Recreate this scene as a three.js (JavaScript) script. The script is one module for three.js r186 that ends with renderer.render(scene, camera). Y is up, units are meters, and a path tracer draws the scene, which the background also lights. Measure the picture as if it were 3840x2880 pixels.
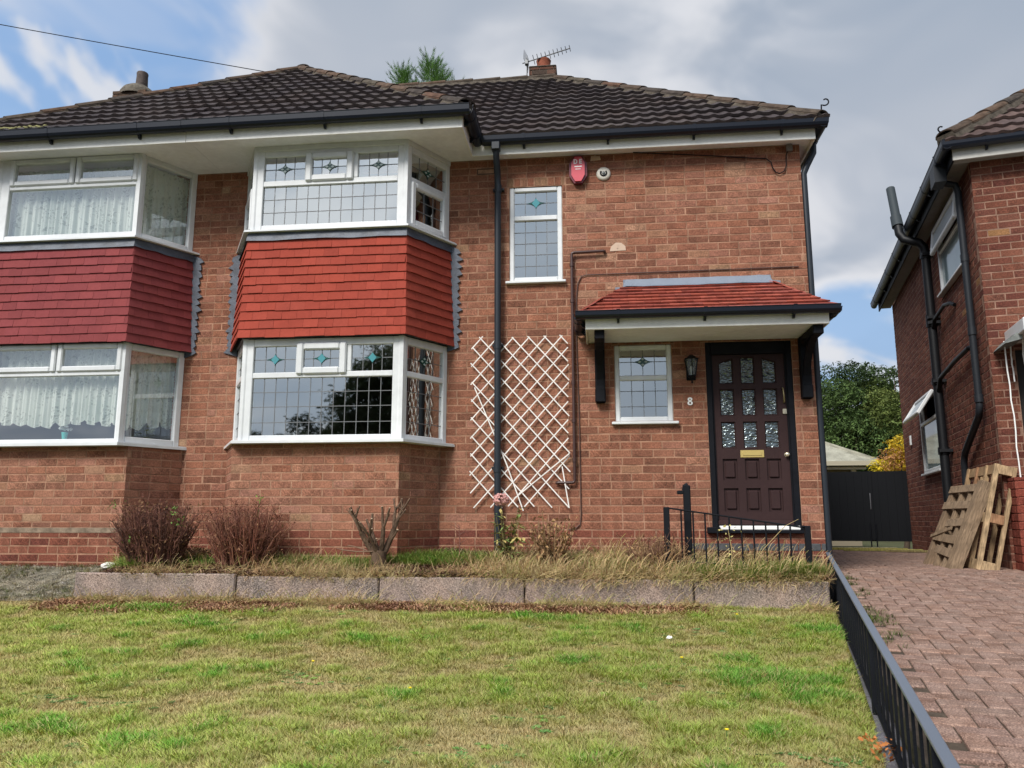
import * as THREE from 'three';
import { ImprovedNoise } from 'three/addons/math/ImprovedNoise.js';
import { TextGeometry } from 'three/addons/geometries/TextGeometry.js';
import { FontLoader } from 'three/addons/loaders/FontLoader.js';

// ---------------------------------------------------------------- camera
const D2R = Math.PI / 180;
const scene = new THREE.Scene();
const camera = new THREE.PerspectiveCamera(52.03, 4 / 3, 0.05, 1500);
camera.rotation.order = 'YXZ';
camera.position.set(0, 0.1, 8.55);
camera.rotation.set(9.83 * D2R, 6.33 * D2R, 0);
camera.updateMatrixWorld(true);
const renderer = new THREE.WebGLRenderer({ antialias: true });
renderer.toneMapping = THREE.LinearToneMapping;
const EXPOSURE = 3.1;
renderer.toneMappingExposure = EXPOSURE;
renderer.shadowMap.enabled = true;
renderer.shadowMap.type = THREE.PCFSoftShadowMap;

// ---------------------------------------------------------------- sun behind thin cloud
const SUN = new THREE.Vector3(-0.34, 0.70, 0.66).normalize();
const sun = new THREE.DirectionalLight(new THREE.Color().setRGB(1.0, 0.955, 0.89), 1.5);
sun.position.copy(SUN).multiplyScalar(40);
sun.castShadow = true;
sun.shadow.radius = 38;
sun.shadow.mapSize.set(2048, 2048);
Object.assign(sun.shadow.camera, { left: -16, right: 16, top: 16, bottom: -16, near: 1, far: 90 });
sun.target.position.set(0, 0, 0);
scene.add(sun, sun.target);

// ---------------------------------------------------------------- sky: broken cloud, blue gaps to the left
const noise = new ImprovedNoise();
const fbm = (x, y, z, oct) => {
  let s = 0, a = 0.5, f = 1;
  for (let i = 0; i < oct; i++) { s += a * noise.noise(x * f, y * f, z * f); f *= 2.03; a *= 0.52; }
  return s;
};
const clamp = (x, a = 0, b = 1) => Math.min(b, Math.max(a, x));
const sstep = (a, b, x) => { const t = clamp((x - a) / (b - a)); return t * t * (3 - 2 * t); };
const lerp = (a, b, t) => a + (b - a) * t;
{
  const w = 2048, h = 1024, data = new Float32Array(w * h * 4);
  for (let j = 0; j < h; j++) {
    const el = ((j + 0.5) / h - 0.5) * Math.PI, ce = Math.cos(el), y = Math.sin(el);
    for (let i = 0; i < w; i++) {
      const ph = ((i + 0.5) / w - 0.5) * 2 * Math.PI, x = Math.cos(ph) * ce, z = Math.sin(ph) * ce, o = (j * w + i) * 4;
      let c;
      if (y < -0.01) c = [0.16, 0.155, 0.13];
      else {
        const az = Math.atan2(x, -z) / D2R, e = el / D2R, q = 1 / (Math.max(y, 0) + 0.22), px = x * q, pz = z * q;
        const wx = fbm(px * 1.1 + 7, pz * 1.1, 3.1, 3), wz = fbm(px * 1.1, pz * 1.1 + 4, 8.3, 3);
        // wisps stretched along a slant, as the cloud streaks in the gap run
        const big = fbm(px * 0.9 + wx * 0.5 + 2.2, pz * 0.9 + wz * 0.5, 1.7, 5);
        const wisp = fbm((px * 0.8 - pz * 0.6) * 1.6 + wx * 1.3, (px * 0.6 + pz * 0.8) * 3.6 + wz * 1.3, 5.5, 6);
        // how closed the cloud is: open to the left of the house, closed overhead and to the right
        const open = sstep(-17, -31, az + wx * 16) * sstep(-150, -75, az) * 0.95 + sstep(9.5, 2, Math.hypot((az - 17.5) / 1.35 + wx * 6, e - 10.8 + wz * 5)) * 1.05;
        const n = big * 0.9 + wisp * 1.25 + (1 - open) * 1.15 + 0.13;
        const su = (az - e) * 0.707, sv = (az + e) * 0.707, streak = fbm(su / 13 + wx * 1.2 + 5, sv / 4.2 + wz * 1.6, 7.3, 6), puff = fbm(su / 7 + 2, sv / 6 + wx, 2.7, 5);
        const a = Math.max(sstep(0.0, 0.52, n), open * sstep(-0.02, 0.26, streak + puff * 0.5) * 0.95);
        const thick = sstep(0.35, 1.15, n + big * 0.9);
        const soft = fbm(px * 1.7 + 11, pz * 1.2 + wz, 9.9, 4);
        const blue = [lerp(0.36, 0.25, sstep(6, 40, e)), lerp(0.53, 0.42, sstep(6, 40, e)), lerp(0.78, 0.72, sstep(6, 40, e))];
        const white = [0.74, 0.755, 0.80], grey = [0.385, 0.445, 0.54];
        const low = sstep(26, 8, e) * 0.12;
        const g = clamp(thick * (0.92 + soft * 0.9) - low, 0, 1.1);
        c = [0, 1, 2].map((k) => lerp(blue[k], lerp(white[k], grey[k], g), a) * (1 + soft * 0.16));
        const sa = Math.acos(clamp(x * SUN.x + y * SUN.y + z * SUN.z, -1, 1)) / D2R;
        const glow = 1 + 1.5 * Math.exp(-(sa * sa) / (40 * 40));
        c = c.map((v) => v * glow);
        if (y < 0.01) { const t = (y + 0.01) / 0.02; c = [0, 1, 2].map((k) => lerp([0.16, 0.155, 0.13][k], c[k], t)); }
      }
      data[o] = c[0] / EXPOSURE; data[o + 1] = c[1] / EXPOSURE; data[o + 2] = c[2] / EXPOSURE; data[o + 3] = 1;
    }
  }
  const sky = new THREE.DataTexture(data, w, h, THREE.RGBAFormat, THREE.FloatType);
  sky.mapping = THREE.EquirectangularReflectionMapping;
  sky.magFilter = sky.minFilter = THREE.LinearFilter;
  sky.needsUpdate = true;
  scene.background = sky;
  scene.environment = sky;
}

// ---------------------------------------------------------------- small tools
let seed = 12345;
const rnd = () => { seed = (seed * 1664525 + 1013904223) >>> 0; return seed / 4294967296; };
const reseed = (s) => { seed = s >>> 0; };
const rr = (a, b) => a + (b - a) * rnd();
const pick = (a) => a[Math.floor(rnd() * a.length) % a.length];
const V = (x, y, z) => new THREE.Vector3(x, y, z);
const rgb = (c) => new THREE.Color().setRGB(c[0], c[1], c[2]);
const names = new Map();
const numbered = (n) => { const k = names.get(n) ?? 0; names.set(n, k + 1); return k ? n + '_' + String(k).padStart(3, '0') : n; };
function tag(o, label, category, group, kind) {
  o.userData.label = label; o.userData.category = category;
  if (group) o.userData.group = group;
  if (kind) o.userData.kind = kind;
  return o;
}
function shade(o) { o.castShadow = true; o.receiveShadow = true; return o; }
function thing(name, label, category, group, at = [0, 0, 0], turn = 0) {
  const o = new THREE.Group(); o.name = numbered(name); o.position.set(...at); o.rotation.y = turn; scene.add(o);
  return tag(o, label, category, group);
}
// moves a group's origin to its base without moving what it holds
function rebase(g, x, y, z) { g.position.set(x, y, z); for (const c of g.children) c.position.sub(V(x, y, z)); return g; }
function holder(name, parent) { const g = new THREE.Group(); g.name = name; parent.add(g); return g; }
function put(name, geo, mat, parent, label) {
  const m = shade(new THREE.Mesh(geo, mat)); m.name = parent === scene ? numbered(name) : name; parent.add(m);
  if (label) m.userData.label = label;
  return m;
}
function structure(name, geo, mat, label) { const m = put(name, geo, mat, scene); m.userData.kind = 'structure'; if (label) m.userData.label = label; return m; }

// mesh builder: boxes, sweeps, tubes, lathes and sheets gathered into one geometry, uv in metres
class MB {
  constructor(M) { this.p = []; this.n = []; this.u = []; this.c = []; this.M = M ?? null; this.col = null; this.off = [0, 0]; }
  tri(a, b, c, na, nb, nc, ua, ub, uc) {
    let fn = null;
    if (!na) { fn = V(0, 0, 0).subVectors(b, a).cross(V(0, 0, 0).subVectors(c, a)); if (fn.lengthSq() < 1e-16) return; fn.normalize(); na = nb = nc = fn; }
    const ax = Math.abs(na.x), ay = Math.abs(na.y), az = Math.abs(na.z);
    const uv = (q) => ay > ax && ay > az ? [q.x, q.z] : ax > az ? [q.z, q.y] : [q.x, q.y];
    const N3 = this.M ? new THREE.Matrix3().getNormalMatrix(this.M) : null;
    for (const [q, n, t] of [[a, na, ua], [b, nb, ub], [c, nc, uc]]) {
      const w = t ?? uv(q), P = this.M ? q.clone().applyMatrix4(this.M) : q, Q = N3 ? n.clone().applyMatrix3(N3).normalize() : n;
      this.p.push(P.x, P.y, P.z); this.n.push(Q.x, Q.y, Q.z); this.u.push(w[0] + this.off[0], w[1] + this.off[1]);
      if (this.col) this.c.push(this.col[0], this.col[1], this.col[2]);
    }
  }
  quad(a, b, c, d) { this.tri(a, b, c); this.tri(a, c, d); return this; }
  box(x0, x1, y0, y1, z0, z1) {
    const q = (x, y, z) => V(x, y, z);
    this.quad(q(x0, y0, z1), q(x1, y0, z1), q(x1, y1, z1), q(x0, y1, z1));
    this.quad(q(x1, y0, z0), q(x0, y0, z0), q(x0, y1, z0), q(x1, y1, z0));
    this.quad(q(x1, y0, z1), q(x1, y0, z0), q(x1, y1, z0), q(x1, y1, z1));
    this.quad(q(x0, y0, z0), q(x0, y0, z1), q(x0, y1, z1), q(x0, y1, z0));
    this.quad(q(x0, y1, z1), q(x1, y1, z1), q(x1, y1, z0), q(x0, y1, z0));
    this.quad(q(x0, y0, z0), q(x1, y0, z0), q(x1, y0, z1), q(x0, y0, z1));
    return this;
  }
  // chamfered box
  cb(x0, x1, y0, y1, z0, z1, c = 0.006) {
    c = Math.min(c, (x1 - x0) * 0.45, (y1 - y0) * 0.45, (z1 - z0) * 0.45);
    const X = [x0, x1], Y = [y0, y1], Z = [z0, z1], S = [1, -1];
    const P = (i, j, k, ax) => V(X[i] + (ax === 0 ? 0 : S[i] * c), Y[j] + (ax === 1 ? 0 : S[j] * c), Z[k] + (ax === 2 ? 0 : S[k] * c));
    const face = (a, b, cc, d, out) => { const n = V(0, 0, 0).subVectors(b, a).cross(V(0, 0, 0).subVectors(cc, a)); n.dot(out) > 0 ? this.quad(a, b, cc, d) : this.quad(d, cc, b, a); };
    const dir = (i, j, k) => V(i === null ? 0 : i ? 1 : -1, j === null ? 0 : j ? 1 : -1, k === null ? 0 : k ? 1 : -1);
    for (const i of [0, 1]) {
      face(P(i, 0, 0, 0), P(i, 1, 0, 0), P(i, 1, 1, 0), P(i, 0, 1, 0), dir(i, null, null));
      face(P(0, i, 0, 1), P(1, i, 0, 1), P(1, i, 1, 1), P(0, i, 1, 1), dir(null, i, null));
      face(P(0, 0, i, 2), P(1, 0, i, 2), P(1, 1, i, 2), P(0, 1, i, 2), dir(null, null, i));
      for (const j of [0, 1]) {
        face(P(i, j, 0, 0), P(i, j, 1, 0), P(i, j, 1, 1), P(i, j, 0, 1), dir(i, j, null));
        face(P(i, 0, j, 0), P(i, 1, j, 0), P(i, 1, j, 2), P(i, 0, j, 2), dir(i, null, j));
        face(P(0, i, j, 1), P(1, i, j, 1), P(1, i, j, 2), P(0, i, j, 2), dir(null, i, j));
        for (const k of [0, 1]) { const a = P(i, j, k, 0), b = P(i, j, k, 1), d = P(i, j, k, 2), n = V(0, 0, 0).subVectors(b, a).cross(V(0, 0, 0).subVectors(d, a)); n.dot(dir(i, j, k)) > 0 ? this.tri(a, b, d) : this.tri(a, d, b); }
      }
    }
    return this;
  }
  // flat outline (with holes) given thickness along z
  prism(pts, z0, z1, holes = []) {
    const c = pts.map((q) => new THREE.Vector2(...q)), hs = holes.map((h) => h.map((q) => new THREE.Vector2(...q)));
    if (THREE.ShapeUtils.isClockWise(c)) c.reverse();
    for (const h of hs) if (!THREE.ShapeUtils.isClockWise(h)) h.reverse();
    const all = [...c, ...hs.flat()];
    for (const [a, b, d] of THREE.ShapeUtils.triangulateShape(c, hs)) {
      this.tri(V(all[a].x, all[a].y, z1), V(all[b].x, all[b].y, z1), V(all[d].x, all[d].y, z1));
      this.tri(V(all[d].x, all[d].y, z0), V(all[b].x, all[b].y, z0), V(all[a].x, all[a].y, z0));
    }
    for (const loop of [c, ...hs]) loop.forEach((q, i) => { const r = loop[(i + 1) % loop.length]; this.quad(V(q.x, q.y, z0), V(r.x, r.y, z0), V(r.x, r.y, z1), V(q.x, q.y, z1)); });
    return this;
  }
  // profile points (a, b) in the plane of A and B, swept along L from P
  sweep(profile, P, A, B, L) {
    const at = (q) => P.clone().addScaledVector(A, q[0]).addScaledVector(B, q[1]);
    let area = 0; profile.forEach((q, i) => { const r = profile[(i + 1) % profile.length]; area += q[0] * r[1] - r[0] * q[1]; });
    const flip = (area > 0) !== (V(0, 0, 0).crossVectors(A, B).dot(L) > 0), pr = flip ? [...profile].reverse() : profile;
    pr.forEach((q, i) => { const r = pr[(i + 1) % pr.length], a = at(q), b = at(r); this.quad(a, b, b.clone().add(L), a.clone().add(L)); });
    for (const [a, b, c] of THREE.ShapeUtils.triangulateShape(pr.map((q) => new THREE.Vector2(...q)), [])) {
      const x = at(pr[a]), y = at(pr[b]), z = at(pr[c]), n = V(0, 0, 0).subVectors(y, x).cross(V(0, 0, 0).subVectors(z, x));
      const up = n.dot(L) > 0;
      up ? this.tri(x.clone().add(L), y.clone().add(L), z.clone().add(L)) : this.tri(z.clone().add(L), y.clone().add(L), x.clone().add(L));
      up ? this.tri(z, y, x) : this.tri(x, y, z);
    }
    return this;
  }
  tube(pts, r, seg = 8, cap = true) {
    const R = (i) => (Array.isArray(r) ? r[i] : r), rings = [];
    let up = V(0, 1, 0), prev = null;
    pts.forEach((q, i) => {
      const t = V(0, 0, 0).subVectors(pts[Math.min(i + 1, pts.length - 1)], pts[Math.max(i - 1, 0)]).normalize();
      if (!prev) { if (Math.abs(t.y) > 0.9) up = V(0, 0, 1); } else up = prev;
      const s = V(0, 0, 0).crossVectors(up, t).normalize(), w = V(0, 0, 0).crossVectors(t, s).normalize();
      prev = w;
      rings.push(Array.from({ length: seg }, (_, k) => { const a = (k / seg) * 2 * Math.PI, n = s.clone().multiplyScalar(Math.cos(a)).addScaledVector(w, Math.sin(a)); return { p: q.clone().addScaledVector(n, R(i)), n }; }));
      rings[i].t = t;
    });
    let len = 0;
    for (let i = 0; i + 1 < rings.length; i++) {
      const l2 = len + pts[i].distanceTo(pts[i + 1]);
      for (let k = 0; k < seg; k++) {
        const a = rings[i][k], b = rings[i][(k + 1) % seg], c = rings[i + 1][(k + 1) % seg], d = rings[i + 1][k], w = R(i) * 6.28 / seg;
        this.tri(a.p, b.p, c.p, a.n, b.n, c.n, [k * w, len], [(k + 1) * w, len], [(k + 1) * w, l2]);
        this.tri(a.p, c.p, d.p, a.n, c.n, d.n, [k * w, len], [(k + 1) * w, l2], [k * w, l2]);
      }
      len = l2;
    }
    if (cap) for (const [i, s] of [[0, -1], [rings.length - 1, 1]]) for (let k = 0; k < seg; k++) {
      const a = rings[i][k].p, b = rings[i][(k + 1) % seg].p; s > 0 ? this.tri(pts[i], a, b) : this.tri(pts[i], b, a);
    }
    return this;
  }
  lathe(profile, cx, cy, cz, seg = 16) {
    const g = new THREE.LatheGeometry(profile.map((q) => new THREE.Vector2(q[0], q[1])), seg).toNonIndexed(), P = g.attributes.position, N = g.attributes.normal;
    for (let i = 0; i < P.count; i += 3) {
      const v = [0, 1, 2].map((k) => V(P.getX(i + k) + cx, P.getY(i + k) + cy, P.getZ(i + k) + cz)), n = [0, 1, 2].map((k) => V(N.getX(i + k), N.getY(i + k), N.getZ(i + k)));
      this.tri(v[0], v[1], v[2], n[0], n[1], n[2]);
    }
    return this;
  }
  // smooth sheet from rows of points (counter-clockwise seen from outside: along a row, then to the next row)
  grid(rows, uvs) {
    const m = rows.length, k = rows[0].length, N = rows.map((r, i) => r.map((_, j) => V(0, 0, 0).subVectors(rows[i][Math.min(j + 1, k - 1)], rows[i][Math.max(j - 1, 0)]).cross(V(0, 0, 0).subVectors(rows[Math.min(i + 1, m - 1)][j], rows[Math.max(i - 1, 0)][j])).normalize()));
    for (let i = 0; i + 1 < m; i++) for (let j = 0; j + 1 < k; j++) {
      const f = (a, b) => [rows[a][b], N[a][b], uvs ? uvs(a, b) : undefined], A = f(i, j), B = f(i, j + 1), C = f(i + 1, j + 1), D = f(i + 1, j);
      this.tri(A[0], B[0], C[0], A[1], B[1], C[1], A[2], B[2], C[2]); this.tri(A[0], C[0], D[0], A[1], C[1], D[1], A[2], C[2], D[2]);
    }
    return this;
  }
  geo() {
    const g = new THREE.BufferGeometry();
    g.setAttribute('position', new THREE.Float32BufferAttribute(this.p, 3)); g.setAttribute('normal', new THREE.Float32BufferAttribute(this.n, 3)); g.setAttribute('uv', new THREE.Float32BufferAttribute(this.u, 2));
    if (this.c.length) g.setAttribute('color', new THREE.Float32BufferAttribute(this.c, 3));
    return g;
  }
  build(name, mat, parent, label) { return put(name, this.geo(), mat, parent, label); }
}
// local frame of a wall: x from P0 to P1, y up, z outwards
function wallFrame(x0, z0, x1, z1) {
  const d = V(x1 - x0, 0, z1 - z0).normalize();
  return new THREE.Matrix4().makeBasis(d, V(0, 1, 0), V(-d.z, 0, d.x)).setPosition(x0, 0, z0);
}
const ID = new THREE.Matrix4();
// how large something at a world point shows, 0 when out of the frame
const frameTest = (() => { const v = V(0, 0, 0); return (p, pad = 1.02) => { v.copy(p).applyMatrix4(camera.matrixWorldInverse); if (v.z > -0.1) return false; const d = -v.z; v.applyMatrix4(camera.projectionMatrix); return Math.abs(v.x) < pad && Math.abs(v.y) < pad ? d : false; }; })();
camera.matrixWorldInverse.copy(camera.matrixWorld).invert();
camera.updateProjectionMatrix();

// ---------------------------------------------------------------- textures and materials
function tex(size, fn, srgb = false) {
  const d = new Uint8Array(size * size * 4);
  for (let y = 0; y < size; y++) for (let x = 0; x < size; x++) { const c = fn(x / size, y / size), o = (y * size + x) * 4; const q = Array.isArray(c) ? c : [c, c, c]; for (let k = 0; k < 3; k++) d[o + k] = Math.round(clamp(q[k]) * 255); d[o + 3] = 255; }
  const t = new THREE.DataTexture(d, size, size); t.wrapS = t.wrapT = THREE.RepeatWrapping; t.magFilter = THREE.LinearFilter; t.minFilter = THREE.LinearMipmapLinearFilter; t.generateMipmaps = true;
  if (srgb) t.colorSpace = THREE.SRGBColorSpace;
  t.needsUpdate = true; return t;
}
// periodic noise: four samples blended across the seam
const per = (u, v, f, z, oct) => { const s = (a, b) => fbm(a * f, b * f, z, oct); return lerp(lerp(s(u, v), s(u - 1, v), u), lerp(s(u, v - 1), s(u - 1, v - 1), u), v); };
const rep = (t, m) => { const c = t.clone(); c.repeat.set(1 / m, 1 / m); c.needsUpdate = true; return c; };
const T_brick = tex(512, (u, v) => 0.80 + per(u, v, 6, 1.5, 3) * 0.30 + per(u, v, 60, 4.4, 3) * 0.45, true);
const T_brickB = tex(512, (u, v) => 0.5 + per(u, v, 50, 2.5, 4) * 0.9);
const T_grain = tex(512, (u, v) => 0.5 + per(u, v, 40, 7.7, 4) * 0.8);
const T_blot = tex(512, (u, v) => 0.82 + per(u, v, 5, 3.3, 5) * 0.5 + per(u, v, 40, 6.1, 3) * 0.2, true);
const T_dirt = tex(512, (u, v) => 0.95 + per(u, v, 3, 8.3, 5) * 0.16 + per(u, v, 26, 2.1, 3) * 0.08, true);
const T_wood = tex(512, (u, v) => 0.78 + per(u, v * 0.12, 38, 1.9, 3) * 0.5 + per(u, v, 5, 9.1, 4) * 0.3, true);
const T_pebble = tex(512, (u, v) => { const a = per(u, v, 70, 5.2, 2), b = per(u, v, 4, 1.2, 4); return [0.78 + a * 0.75 + b * 0.24, 0.76 + a * 0.75 + b * 0.3, 0.76 + a * 0.72 + b * 0.34]; }, true);
const T_stain = tex(512, (u, v) => { const a = per(u, v, 90, 5.2, 2), b = per(u, v, 4, 1.2, 5), s = per(u, v * 0.25, 16, 3.9, 4), k = 0.80 + a * 0.95 + b * 0.40 + s * 0.14; return [k, k * (0.985 - b * 0.1), k * (0.97 - b * 0.16)]; }, true);
const std = (c, rough = 0.8, o = {}) => new THREE.MeshPhysicalMaterial({ color: rgb(c), roughness: rough, specularIntensity: rough > 0.55 ? 0.3 : 1, ...o });
const bm = (t, m, s) => ({ bumpMap: rep(t, m), bumpScale: s });
const cm = (t, m) => ({ map: rep(t, m) });
const M = {
  upvc: std([0.67, 0.69, 0.70], 0.34, cm(T_dirt, 2.2)),
  fascia: std([0.78, 0.77, 0.73], 0.45, cm(T_dirt, 1.3)),
  soffit: std([0.80, 0.81, 0.86], 0.6, cm(T_dirt, 1.7)),
  gutter: std([0.007, 0.010, 0.018], 0.36, { specularIntensity: 0.6 }),
  pipe: std([0.018, 0.023, 0.030], 0.42, { specularIntensity: 0.6 }),
  iron: std([0.006, 0.007, 0.010], 0.58, bm(T_grain, 0.3, 0.0015)),
  lead: std([0.095, 0.115, 0.155], 0.5, { ...cm(T_blot, 0.5), ...bm(T_grain, 0.25, 0.004) }),
  came: std([0.12, 0.125, 0.13], 0.5),
  black: std([0.007, 0.008, 0.012], 0.58, cm(T_blot, 0.7)),
  bronze: std([0.05, 0.022, 0.018], 0.4),
  mortarA: std([0.45, 0.255, 0.168], 0.95, { ...cm(T_blot, 0.6), ...bm(T_grain, 0.3, 0.003) }),
  mortarC: std([0.36, 0.215, 0.155], 0.95, { ...cm(T_blot, 0.6), ...bm(T_grain, 0.3, 0.003) }),
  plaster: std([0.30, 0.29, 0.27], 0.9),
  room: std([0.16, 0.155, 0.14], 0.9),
  concrete: std([0.41, 0.33, 0.295], 0.95, { ...cm(T_stain, 1.1), ...bm(T_grain, 0.25, 0.006) }),
  grey: std([0.32, 0.30, 0.27], 0.95, { ...cm(T_pebble, 0.5), ...bm(T_grain, 0.25, 0.005) }),
  mirror: new THREE.MeshStandardMaterial({ color: rgb([0.80, 0.84, 0.83]), metalness: 1, roughness: 0.02, transparent: true, opacity: 0.47 }),
  glass: new THREE.MeshStandardMaterial({ color: rgb([0.82, 0.88, 0.94]), metalness: 1, roughness: 0.02, transparent: true, opacity: 0.22 }),
  white: std([0.75, 0.75, 0.73], 0.5),
  brass: std([0.62, 0.47, 0.17], 0.42, { metalness: 0.7 }),
};

// ---------------------------------------------------------------- brickwork
const COURSE = 0.085, BW = 0.215, BH = 0.0735, STEP = 0.2255, SHOWN = 300;
const PAL_A = [[.41, .175, .108], [.39, .165, .105], [.36, .15, .095], [.44, .20, .125], [.33, .14, .09], [.385, .175, .115], [.43, .20, .14], [.265, .115, .075], [.235, .105, .07], [.30, .13, .085], [.45, .25, .155], [.47, .30, .18]];
{ const w = [14, 14, 12, 12, 9, 10, 9, 4, 3, 6, 4, 1.2], t = w.reduce((a, b) => a + b), mean = [0, 1, 2].map((k) => PAL_A.reduce((a, c, i) => a + c[k] * w[i] / t, 0)); PAL_A.forEach((c) => c.forEach((v, k) => { c[k] = lerp(v, mean[k], 0.30) * [0.99, 0.965, 0.95][k]; })); }
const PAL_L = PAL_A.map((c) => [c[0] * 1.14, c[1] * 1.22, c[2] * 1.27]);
const PAL_P = [[.33, .118, .075], [.29, .098, .064], [.25, .082, .056], [.35, .135, .087], [.22, .072, .052]];
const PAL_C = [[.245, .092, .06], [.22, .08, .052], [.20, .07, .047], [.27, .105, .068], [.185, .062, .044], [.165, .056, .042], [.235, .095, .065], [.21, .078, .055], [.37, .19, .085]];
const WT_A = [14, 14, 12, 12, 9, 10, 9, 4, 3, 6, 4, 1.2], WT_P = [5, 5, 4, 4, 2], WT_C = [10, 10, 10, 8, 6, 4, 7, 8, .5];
const wpick = (w) => { let t = rnd() * w.reduce((a, b) => a + b, 0); for (let i = 0; i < w.length; i++) if ((t -= w[i]) < 0) return i; return 0; };
const brickMats = new Map();
function brickMat(pal, i) {
  const k = pal[i].join();
  if (!brickMats.has(k)) brickMats.set(k, std(pal[i], 0.92, { ...cm(T_brick, 0.9), ...bm(T_brickB, 0.35, 0.006) }));
  return brickMats.get(k);
}
function brickShape(mb, w, h, d, c, j) {
  const q = (sx, sy, z, ins) => V(sx * (w / 2 - ins) + (j ? rr(-j, j) : 0), sy * (h / 2 - ins) + (j ? rr(-j, j) * 0.6 : 0), z);
  const f = [[-1, -1], [1, -1], [1, 1], [-1, 1]].map(([a, b]) => q(a, b, 0, c)), e = [[-1, -1], [1, -1], [1, 1], [-1, 1]].map(([a, b]) => q(a, b, -c, 0)), k = [[-1, -1], [1, -1], [1, 1], [-1, 1]].map(([a, b]) => V(a * w / 2, b * h / 2, -d));
  mb.quad(f[0], f[1], f[2], f[3]);
  for (let i = 0; i < 4; i++) { const n = (i + 1) % 4; mb.quad(e[i], e[n], f[n], f[i]); mb.quad(k[i], k[n], e[n], e[i]); }
}
reseed(5);
const BRICKS = Array.from({ length: 6 }, (_, i) => { const b = new MB(); b.off = [i * 0.37, i * 0.61]; brickShape(b, BW, BH, 0.03, 0.004, 0.0022); return b.geo(); });
class Brickwork {
  constructor(place) { this.list = []; this.place = place ?? ID; }
  // a wall face in the frame M, x0..x1 by y0..y1, bonded round the openings [x0, x1, y0, y1]
  field(M, x0, x1, y0, y1, open = [], o = {}) {
    const j0 = Math.floor(y0 / COURSE), j1 = Math.ceil(y1 / COURSE);
    for (let j = j0; j < j1; j++) {
      const ya = Math.max(j * COURSE + 0.006, y0), yb = Math.min(j * COURSE + 0.006 + BH, y1);
      if (yb - ya < 0.02) continue;
      let x = x0 - (((j % 2) + 2) % 2) * STEP / 2 - (o.shift ?? 0) - rnd() * 0.012;
      if (x < x0 - STEP) x += STEP;
      while (x < x1) {
        const w = rnd() < 0.035 ? BW * 0.48 : BW * rr(0.985, 1.01), a = Math.max(x, x0), b = Math.min(x + w, x1);
        if (b - a > 0.02) this.cut(M, a, b, ya, yb, open, o);
        x += w + 0.0105;
      }
    }
    return this;
  }
  cut(M, a, b, ya, yb, open, o) {
    const h = open.find((q) => q[0] < b - 0.004 && q[1] > a + 0.004 && q[2] < yb - 0.004 && q[3] > ya + 0.004);
    if (!h) return this.one(M, a, b, ya, yb, o);
    if (h[0] - a > 0.02) this.cut(M, a, h[0] - 0.004, ya, yb, open, o);
    if (b - h[1] > 0.02) this.cut(M, h[1] + 0.004, b, ya, yb, open, o);
    const c = Math.max(a, h[0]), d = Math.min(b, h[1]);
    if (h[2] - ya > 0.018) this.cut(M, c, d, ya, h[2] - 0.004, open, o);
    if (yb - h[3] > 0.018) this.cut(M, c, d, h[3] + 0.004, yb, open, o);
  }
  one(M, a, b, ya, yb, o) {
    const y = (ya + yb) / 2, plinth = o.pal ? false : y < (o.plinth ?? -0.01);
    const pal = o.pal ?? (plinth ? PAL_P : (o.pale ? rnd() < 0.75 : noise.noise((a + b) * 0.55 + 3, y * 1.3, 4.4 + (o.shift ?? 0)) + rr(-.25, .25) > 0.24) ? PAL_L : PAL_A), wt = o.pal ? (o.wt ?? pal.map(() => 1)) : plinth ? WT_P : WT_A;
    const L = new THREE.Matrix4().compose(V((a + b) / 2, y, rr(-0.0014, 0.0012)), new THREE.Quaternion().setFromEuler(new THREE.Euler(rr(-.006, .006), rr(-.004, .004), rr(-.006, .006))), V((b - a) / BW, (yb - ya) / BH, 1));
    const m = M.clone().multiply(L), pos = V(0, 0, 0).setFromMatrixPosition(m).applyMatrix4(this.place);
    const d = frameTest(pos), n = V(M.elements[8], M.elements[9], M.elements[10]).transformDirection(this.place), cos = n.dot(camera.position.clone().sub(pos).normalize());
    const hid = o.hidden?.(pos);
    this.list.push({ m, pal, i: wpick(wt), s: d && cos > 0 && !hid ? (b - a) * (yb - ya) * cos / (d * d) : 0 });
  }
  flush(wall, house, limit = SHOWN) {
    this.list.sort((a, b) => b.s - a.s);
    this.list.forEach((r, k) => {
      if (k >= limit || r.s === 0) return;
      const q = put('brick', BRICKS[Math.floor(rnd() * 6)], brickMat(r.pal, r.i), wall);
      r.m.decompose(q.position, q.quaternion, q.scale); r.done = true;
    });
    const mb = new MB();
    for (const r of this.list) if (!r.done) {
      const c = r.pal[r.i], t = rr(0.94, 1.06); mb.col = [c[0] * t, c[1] * t, c[2] * t]; mb.M = r.m; mb.off = [rnd(), rnd()]; brickShape(mb, BW, BH, 0.03, 0.004, 0.002);
    }
    if (mb.p.length) { const m = mb.build('brick', std([1, 1, 1], 0.92, { vertexColors: true, ...cm(T_brick, 0.9), ...bm(T_brickB, 0.35, 0.006) }), house); m.userData.kind = 'stuff'; }
  }
}
// mortar slab of a wall with its openings, the joint face 6 mm behind the bricks
function slab(mb, M, x0, x1, y0, y1, open = [], depth = 0.1) {
  mb.M = M; mb.prism([[x0, y0], [x1, y0], [x1, y1], [x0, y1]], -depth, -0.0032, open.map((h) => [[h[0], h[2]], [h[1], h[2]], [h[1], h[3]], [h[0], h[3]]])); mb.M = null;
}

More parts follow.
